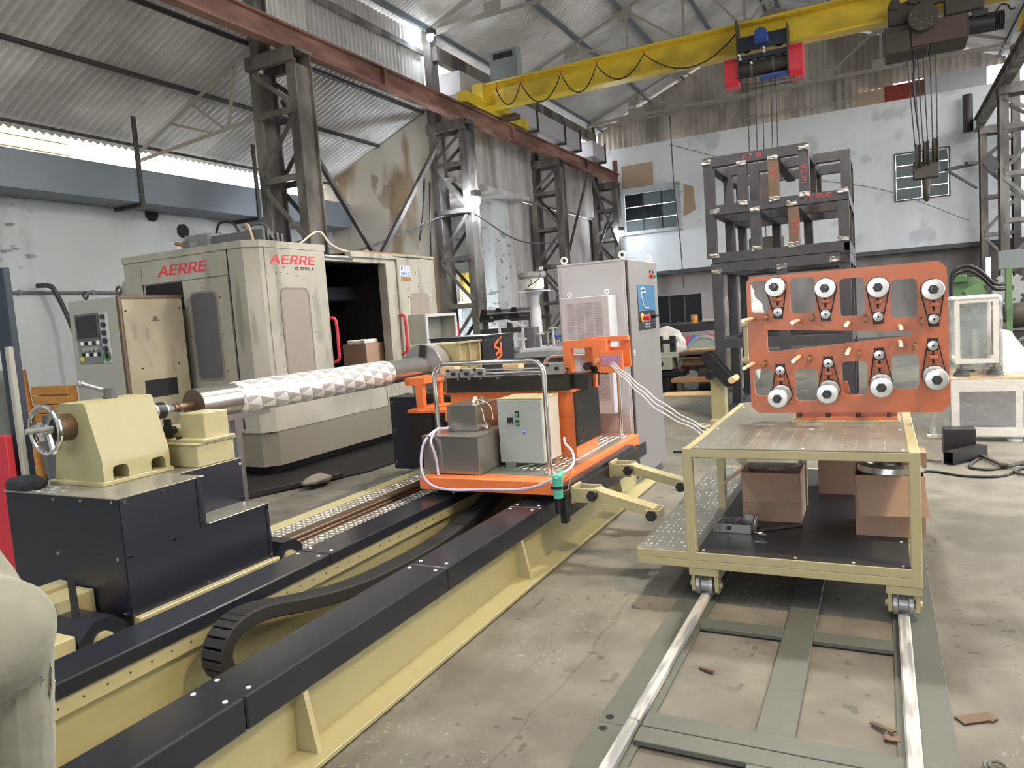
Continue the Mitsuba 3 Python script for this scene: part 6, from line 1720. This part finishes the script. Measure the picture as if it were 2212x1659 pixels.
# ------------------------------------------------------------------ yellow overhead crane
t = thing('crane_girder', 'yellow overhead crane girder with end carriages crossing the hall', 'crane')
GY = 17.0
part(t, 'girder', prof((-8.84, GY, 7.135), (2.9, GY, 7.135), ipoly(.34, .57, .035, .03)), 'm_yellow')
part(t, 'top_lip', bx(-8.84, 2.9, GY - .21, GY - .17, 7.40, 7.455, .004), 'm_yellow')
part(t, 'bottom_lip', bx(-8.3, 2.9, GY - .18, GY + .18, 6.835, 6.852, .003), 'm_yellow')
part(t, 'end_carriage', cat(bx(-9.0, -8.72, 15.8, 19.3, 6.80, 7.06, .01), bx(-9.0, -8.70, 16.6, 17.6, 7.0, 7.42, .01), xz(Polygon([(-8.7, 6.85), (-8.3, 6.85), (-8.7, 7.4)]), 17.3, 17.32)), 'm_yellow')
part(t, 'end_carriage', cat(bx(2.72, 3.0, 15.8, 19.3, 6.80, 7.06, .01), bx(2.70, 3.0, 16.6, 17.6, 7.0, 7.42, .01)), 'm_yellow')
for x in (-8.87, 2.86):
    for y in (16.3, 18.8):
        part(t, 'wheel', cyl((x - .06, y, 6.86), (x + .06, y, 6.86), .14, 20), 'm_greasy', 30)
part(t, 'port', cyl((-8.715, 16.75, 7.2), (-8.695, 16.75, 7.2), .09, 14), 'm_yellow', 30)
part(t, 'buffer', bx(-8.72, -8.3, 17.6, 17.9, 6.72, 6.84, .006), 'm_ironbrown')
t = thing('crane_control_cabinet', 'grey control cabinet standing on the left end of the yellow girder', 'control cabinet')
part(t, 'body', bx(-8.66, -7.86, 17.0, 17.22, 7.455, 8.24, .01), 'm_boxgrey')
part(t, 'door', bx(-8.65, -7.9, 16.985, 17.0, 7.47, 8.22, .006), 'm_greypanel')
part(t, 'opening', bx(-8.53, -7.99, 16.98, 16.99, 8.02, 8.16), 'm_dark', label='dark slot')
# festoon cable
fx = [-8.4, -7.72, -6.65, -5.75, -4.62, -2.58]
zt = 7.35
hooks = []
for x in fx:
    part(t := 'crane_girder', 'festoon_clip', bx(x - .02, x + .02, GY - .24, GY - .18, 7.26, 7.36, .004), 'm_orange')
cp = []
for a, b, d in zip(fx[:-1], fx[1:], (.45, .55, .52, .42, .50)):
    for s in np.linspace(0, 1, 12, endpoint=False):
        cp.append((a + (b - a) * s, GY - .24, zt - .10 - d * (1 - (2 * s - 1) ** 2)))
cp.append((fx[-1], GY - .24, zt - .1))
solo('festoon_cable', tube(cp, .014, 6), 'm_black', 'black festoon cable looping along the yellow girder', 'cable', True)

# small red and blue hoist
t = thing('hoist', 'small rope hoist with red end covers and a blue motor under the yellow girder', 'hoist')
part(t, 'side_plate', bx(-2.57, -2.545, 16.5, 16.9, 6.25, 7.42, .004), 'm_darksteel')
part(t, 'side_plate', bx(-1.58, -1.555, 16.5, 16.9, 6.2, 7.16, .004), 'm_darksteel')
part(t, 'channel', prof((-2.54, 16.62, 6.93), (-1.58, 16.62, 6.93), upoly(.1, .26, .018)), 'm_blueblack')
part(t, 'channel', prof((-2.54, 16.62, 6.64), (-1.58, 16.62, 6.64), upoly(.08, .1, .012)), 'm_blueblack')
part(t, 'motor', cat(cyl((-2.06, 16.6, 6.97), (-2.06, 16.35, 6.99), .13, 22), bx(-2.2, -1.92, 16.4, 16.6, 6.84, 6.95, .02)), 'm_blue', 30)
part(t, 'drum', cyl((-2.54, 16.75, 6.44), (-1.58, 16.75, 6.44), .16, 28), 'm_greasy', 30)
parts(t, 'rope_guide', [lathe((x - .03, 16.75, 6.44), (x + .03, 16.75, 6.44), [(.16, 0), (.175, 0), (.175, .06), (.16, .06)], 24) for x in (-2.3, -1.86)], 'm_greydark', 30)
part(t, 'base_plate', bx(-2.15, -1.58, 16.6, 16.9, 6.18, 6.24, .006), 'm_blue')
oct_ = Polygon([(16.55, 6.2), (16.6, 6.08), (16.95, 6.08), (17.0, 6.2), (17.0, 6.6), (16.92, 6.72), (16.62, 6.72), (16.55, 6.6)])
part(t, 'end_cover', yz(oct_, -1.555, -1.29), 'm_redbright', label='red octagonal end cover')
part(t, 'end_cover', yz(affinity.scale(oct_, .9, .9), -2.84, -2.58), 'm_redbright', label='red end cover')
parts(t, 'trolley_wheel', [cyl((-2.4, 16.8, 6.9), (-2.4, 16.84, 6.9), .1, 16), cyl((-1.75, 16.8, 6.9), (-1.75, 16.84, 6.9), .1, 16)], 'm_greasy', 30)
part(t, 'tie_rod', cat(bar((-2.5, 16.6, 6.1), (-1.45, 16.6, 6.06), .02, .02), cyl((-2.5, 16.6, 6.0), (-1.5, 16.6, 5.98), .012, 8)), 'm_darksteel')
parts(t, 'fitting', [cyl((x, 16.5, z), (x, 16.58, z), .025, 8) for x, z in ((-2.52, 6.7), (-2.28, 6.5), (-2.02, 6.75), (-2.5, 6.62), (-2.02, 6.68))], 'm_whitemetal', 30)
for x, x1 in ((-2.41, -2.42), (-2.24, -2.27), (-2.10, -2.135), (-1.93, -1.955), (-1.835, -1.84)):
    part(t, 'rope', cyl((x, 16.75, 6.4), (x1 - .02, 16.75, 2.9), .011, 6), 'm_darksteel', 30)
part(t, 'hook_block', bx(-2.5, -1.8, 16.65, 16.85, 2.4, 2.9, .03), 'm_greasy')

# big old hoist with hook block
t = thing('hoist', 'big greasy old hoist hanging under the right of the yellow girder', 'hoist')
part(t, 'housing', cat(bx(.20, .95, 16.55, 17.3, 6.12, 6.62, .02), bx(.95, 1.6, 16.6, 17.3, 6.14, 6.62, .02)), 'm_greasy')
part(t, 'drum_box', bx(.65, 1.55, 16.52, 16.62, 6.16, 6.58, .01), 'm_greasyred')
part(t, 'trolley_plate', cat(bx(.26, .80, 16.62, 16.7, 6.64, 7.06, .03), bx(1.2, 1.85, 16.62, 16.7, 6.62, 7.08, .03), bx(.8, 1.3, 16.62, 16.7, 6.9, 7.06, .01)), 'm_greasy')
for x, z, r in ((.38, 7.03, .1), (.72, 7.08, .12), (1.35, 7.05, .1), (1.7, 7.05, .1)):
    part(t, 'trolley_wheel', cyl((x, 16.58, z), (x, 16.78, z), r, 18), 'm_greasy', 30)
gd = part(t, 'gear_disc', cyl((.85, 16.40, 6.64), (.85, 16.55, 6.64), .25, 32), 'm_greasy', 30)
for k in range(18):
    a = r2.random() * 6.28; rr = .22 * math.sqrt(r2.random())
    part(gd, 'paint_spot', cyl((.85 + rr * math.cos(a), 16.398, 6.64 + rr * math.sin(a)), (.85 + rr * math.cos(a), 16.401, 6.64 + rr * math.sin(a)), .008, 6), 'm_cabgrey')
mt = part(t, 'motor', cat(cyl((1.6, 16.8, 6.42), (2.02, 16.8, 6.40), .17, 22), bx(1.65, 1.9, 16.62, 16.7, 6.5, 6.62, .01)), 'm_blackm', 30)
parts(mt, 'cooling_fin', [cyl((2.03 + .03 * i, 16.8, 6.40), (2.042 + .03 * i, 16.8, 6.40), .17, 20) for i in range(5)], 'm_blackm', 30)
part(mt, 'wiring', tube(spline([(2.02, 16.6, 6.52), (2.1, 16.55, 6.6), (2.2, 16.55, 6.56), (2.24, 16.6, 6.5), (2.32, 16.6, 6.5)], 6), .014, 6), 'm_black', True)
part(t, 'lower_frame', bx(.2, .62, 16.5, 16.56, 6.1, 6.5, .01), 'm_greasy')
hb = [(.735, 4.02), (.87, 4.06), (1.03, 4.1)]
for (x, z), xt in zip(hb, (.62, .8, 1.02)):
    for dx in (-.05, .05):
        part(t, 'rope', cyl((xt + dx, 16.8, 6.2), (x + dx * .8, 16.8, z + .2), .012, 6), 'm_darksteel', 30)
t = thing('hook_block', 'hook block with three dark sheaves hanging from the greasy hoist', 'hook block')
for (x, z) in hb:
    part(t, 'sheave', lathe((x - .045, 16.8, z + .1), (x + .045, 16.8, z + .1), [(.03, 0), (.26, 0), (.27, .01), (.235, .045), (.27, .08), (.26, .09), (.03, .09)], 30), 'm_greasy', 30)
part(t, 'cross_head', bx(.64, 1.09, 16.68, 16.92, 3.70, 4.02, .015), 'm_greasy')
part(t, 'hook', tube(spline([(.87, 16.8, 3.72), (.87, 16.8, 3.5), (.86, 16.75, 3.38), (.86, 16.62, 3.28), (.86, 16.5, 3.34), (.86, 16.46, 3.46)], 8), np.linspace(.075, .03, 41), 10), 'm_greasy', True)
solo('pendant_cable', tube(spline([(.68, 16.6, 6.1), (.7, 16.58, 5.8), (.67, 16.58, 5.5), (.74, 16.6, 4.6)], 6), .02, 6), 'm_black', 'dark pendant cable beside the ropes of the greasy hoist', 'cable', True)
# ------------------------------------------------------------------ person standing at the left edge, mostly outside the picture
def body(joints, bones, res=.028, smooth=10):
    parts = []
    for a, b in bones:
        pts = []
        for j in (a, b):
            p, r = joints[j]
            s = trimesh.creation.icosphere(2, 1.0).vertices
            pts.append(np.asarray(p) + s * np.asarray(r if np.ndim(r) else (r, r, r)))
        parts.append(mf.Manifold.hull_points(np.vstack(pts)))
    m = parts[0]
    for q_ in parts[1:]:
        m = m + q_
    m = unmani(m.refine_to_length(res))
    m.merge_vertices()
    trimesh.smoothing.filter_taubin(m, iterations=smooth)
    return m


px0, py0 = -1.85, .80     # facing -x, bending forward
hx, hz = px0 - .60, 1.42
J = {'pel': ((px0, py0, .93), (.15, .17, .12)), 'but': ((px0 + .075, py0, .94), (.15, .16, .12)), 'bel': ((px0 - .12, py0, 1.09), (.12, .15, .11)), 'che': ((px0 - .34, py0, 1.19), (.12, .18, .12)), 'nec': ((px0 - .50, py0, 1.30), (.055, .06, .05)),
     'hea': ((hx, py0, hz), (.095, .075, .115)), 'chi': ((hx - .045, py0, hz - .06), (.045, .045, .04)), 'nos': ((hx - .095, py0, hz - .015), (.014, .012, .02))}
for s, n in ((-1, 'l'), (1, 'r')):
    J['hip' + n] = ((px0 + .01, py0 + s * .09, .86), (.115, .095, .1))
    J['kne' + n] = ((px0 - .01, py0 + s * .10, .48), .062)
    J['ank' + n] = ((px0 + .01, py0 + s * .11, .085), .048)
    J['toe' + n] = ((px0 - .15, py0 + s * .12, .04), .035)
    J['sho' + n] = ((px0 - .41, py0 + s * .19, 1.24), .062)
    J['elb' + n] = ((px0 - .44, py0 + s * .235, .96), .045)
    J['wri' + n] = ((px0 - .62, py0 + s * .17, .86), .03)
    J['pal' + n] = ((px0 - .68, py0 + s * .15, .86), (.045, .022, .035))
t = thing('person', 'person in loose grey-green clothes bending forward at the left edge', 'person')
bones = [('nec', 'hea'), ('hea', 'chi'), ('hea', 'nos'), ('nec', 'che'), ('che', 'bel'), ('bel', 'pel'), ('pel', 'but')]
for n in 'lr':
    bones += [('but', 'hip' + n), ('pel', 'hip' + n), ('hip' + n, 'kne' + n), ('kne' + n, 'ank' + n), ('ank' + n, 'toe' + n), ('che', 'sho' + n), ('sho' + n, 'elb' + n), ('elb' + n, 'wri' + n), ('wri' + n, 'pal' + n)]
    px_, py_, pz_ = J['pal' + n][0]
    for f, (dz, ln) in enumerate(((.026, .062), (.009, .072), (-.009, .066), (-.026, .05))):
        J[f'f{n}{f}a'] = ((px_ - .035, py_, pz_ + dz), .0095); J[f'f{n}{f}b'] = ((px_ - .035 - ln * .6, py_ + .0, pz_ + dz - .008), .0085); J[f'f{n}{f}c'] = ((px_ - .035 - ln * .8, py_, pz_ + dz - .03), .0075)
        bones += [(f'f{n}{f}a', f'f{n}{f}b'), (f'f{n}{f}b', f'f{n}{f}c')]
    J[f't{n}a'] = ((px_ + .01, py_, pz_ + .03), .011); J[f't{n}b'] = ((px_ - .035, py_ - .02, pz_ + .055), .009)
    bones.append((f't{n}a', f't{n}b'))
part(t, 'body', body(J, bones, .012, 6), 'm_skin', True)
K2 = {k: (v[0], np.asarray(v[1]) * 1.0 + .02) for k, v in J.items()}
tro = body(K2, [('but', 'hipl'), ('but', 'hipr'), ('pel', 'but'), ('hipl', 'knel'), ('hipr', 'kner'), ('knel', 'ankl'), ('kner', 'ankr')], .022, 8)
part(t, 'trousers', crumple(tro, .008, 10, 4, .02), 'm_fabric', True)
K3 = {k: (v[0], np.asarray(v[1]) * 1.0 + .02) for k, v in J.items()}
sh = body(K3, [('che', 'bel'), ('bel', 'pel'), ('pel', 'but'), ('che', 'shol'), ('che', 'shor'), ('shol', 'elbl'), ('shor', 'elbr')], .022, 8)
part(t, 'shirt', crumple(sh, .008, 8, 2, .02), 'm_fabric', True)
hr = trimesh.creation.icosphere(3, 1.0)
hv = hr.vertices * np.array([.104, .086, .11]) + np.array([hx + .015, py0, hz + .032])
hr.vertices = hv
keep = ~((hr.triangles_center[:, 0] < hx - .04) & (hr.triangles_center[:, 2] < hz + .06)) & (hr.triangles_center[:, 2] > hz - .055)
hr.update_faces(keep)
part(t, 'hair', hr, 'm_hair', True)
for s in (-1, 1):
    part(t, 'eye', trimesh.creation.icosphere(2, .012).apply_translation([hx - .082, py0 + s * .032, hz + .002]), 'm_white', True)
    part(t, 'ear', trimesh.creation.icosphere(2, 1.0).apply_transform(np.diag([.02, .01, .032, 1])).apply_translation([hx + .015, py0 + s * .08, hz - .008]), 'm_skin', True)
    part(t, 'shoe', bx(px0 - .2, px0 + .07, py0 + s * .115 - .05, py0 + s * .115 + .05, 0, .085, .03), 'm_black')
part(t, 'mouth', bx(hx - .092, hx - .082, py0 - .022, py0 + .022, hz - .054, hz - .048, .002), 'm_brown')
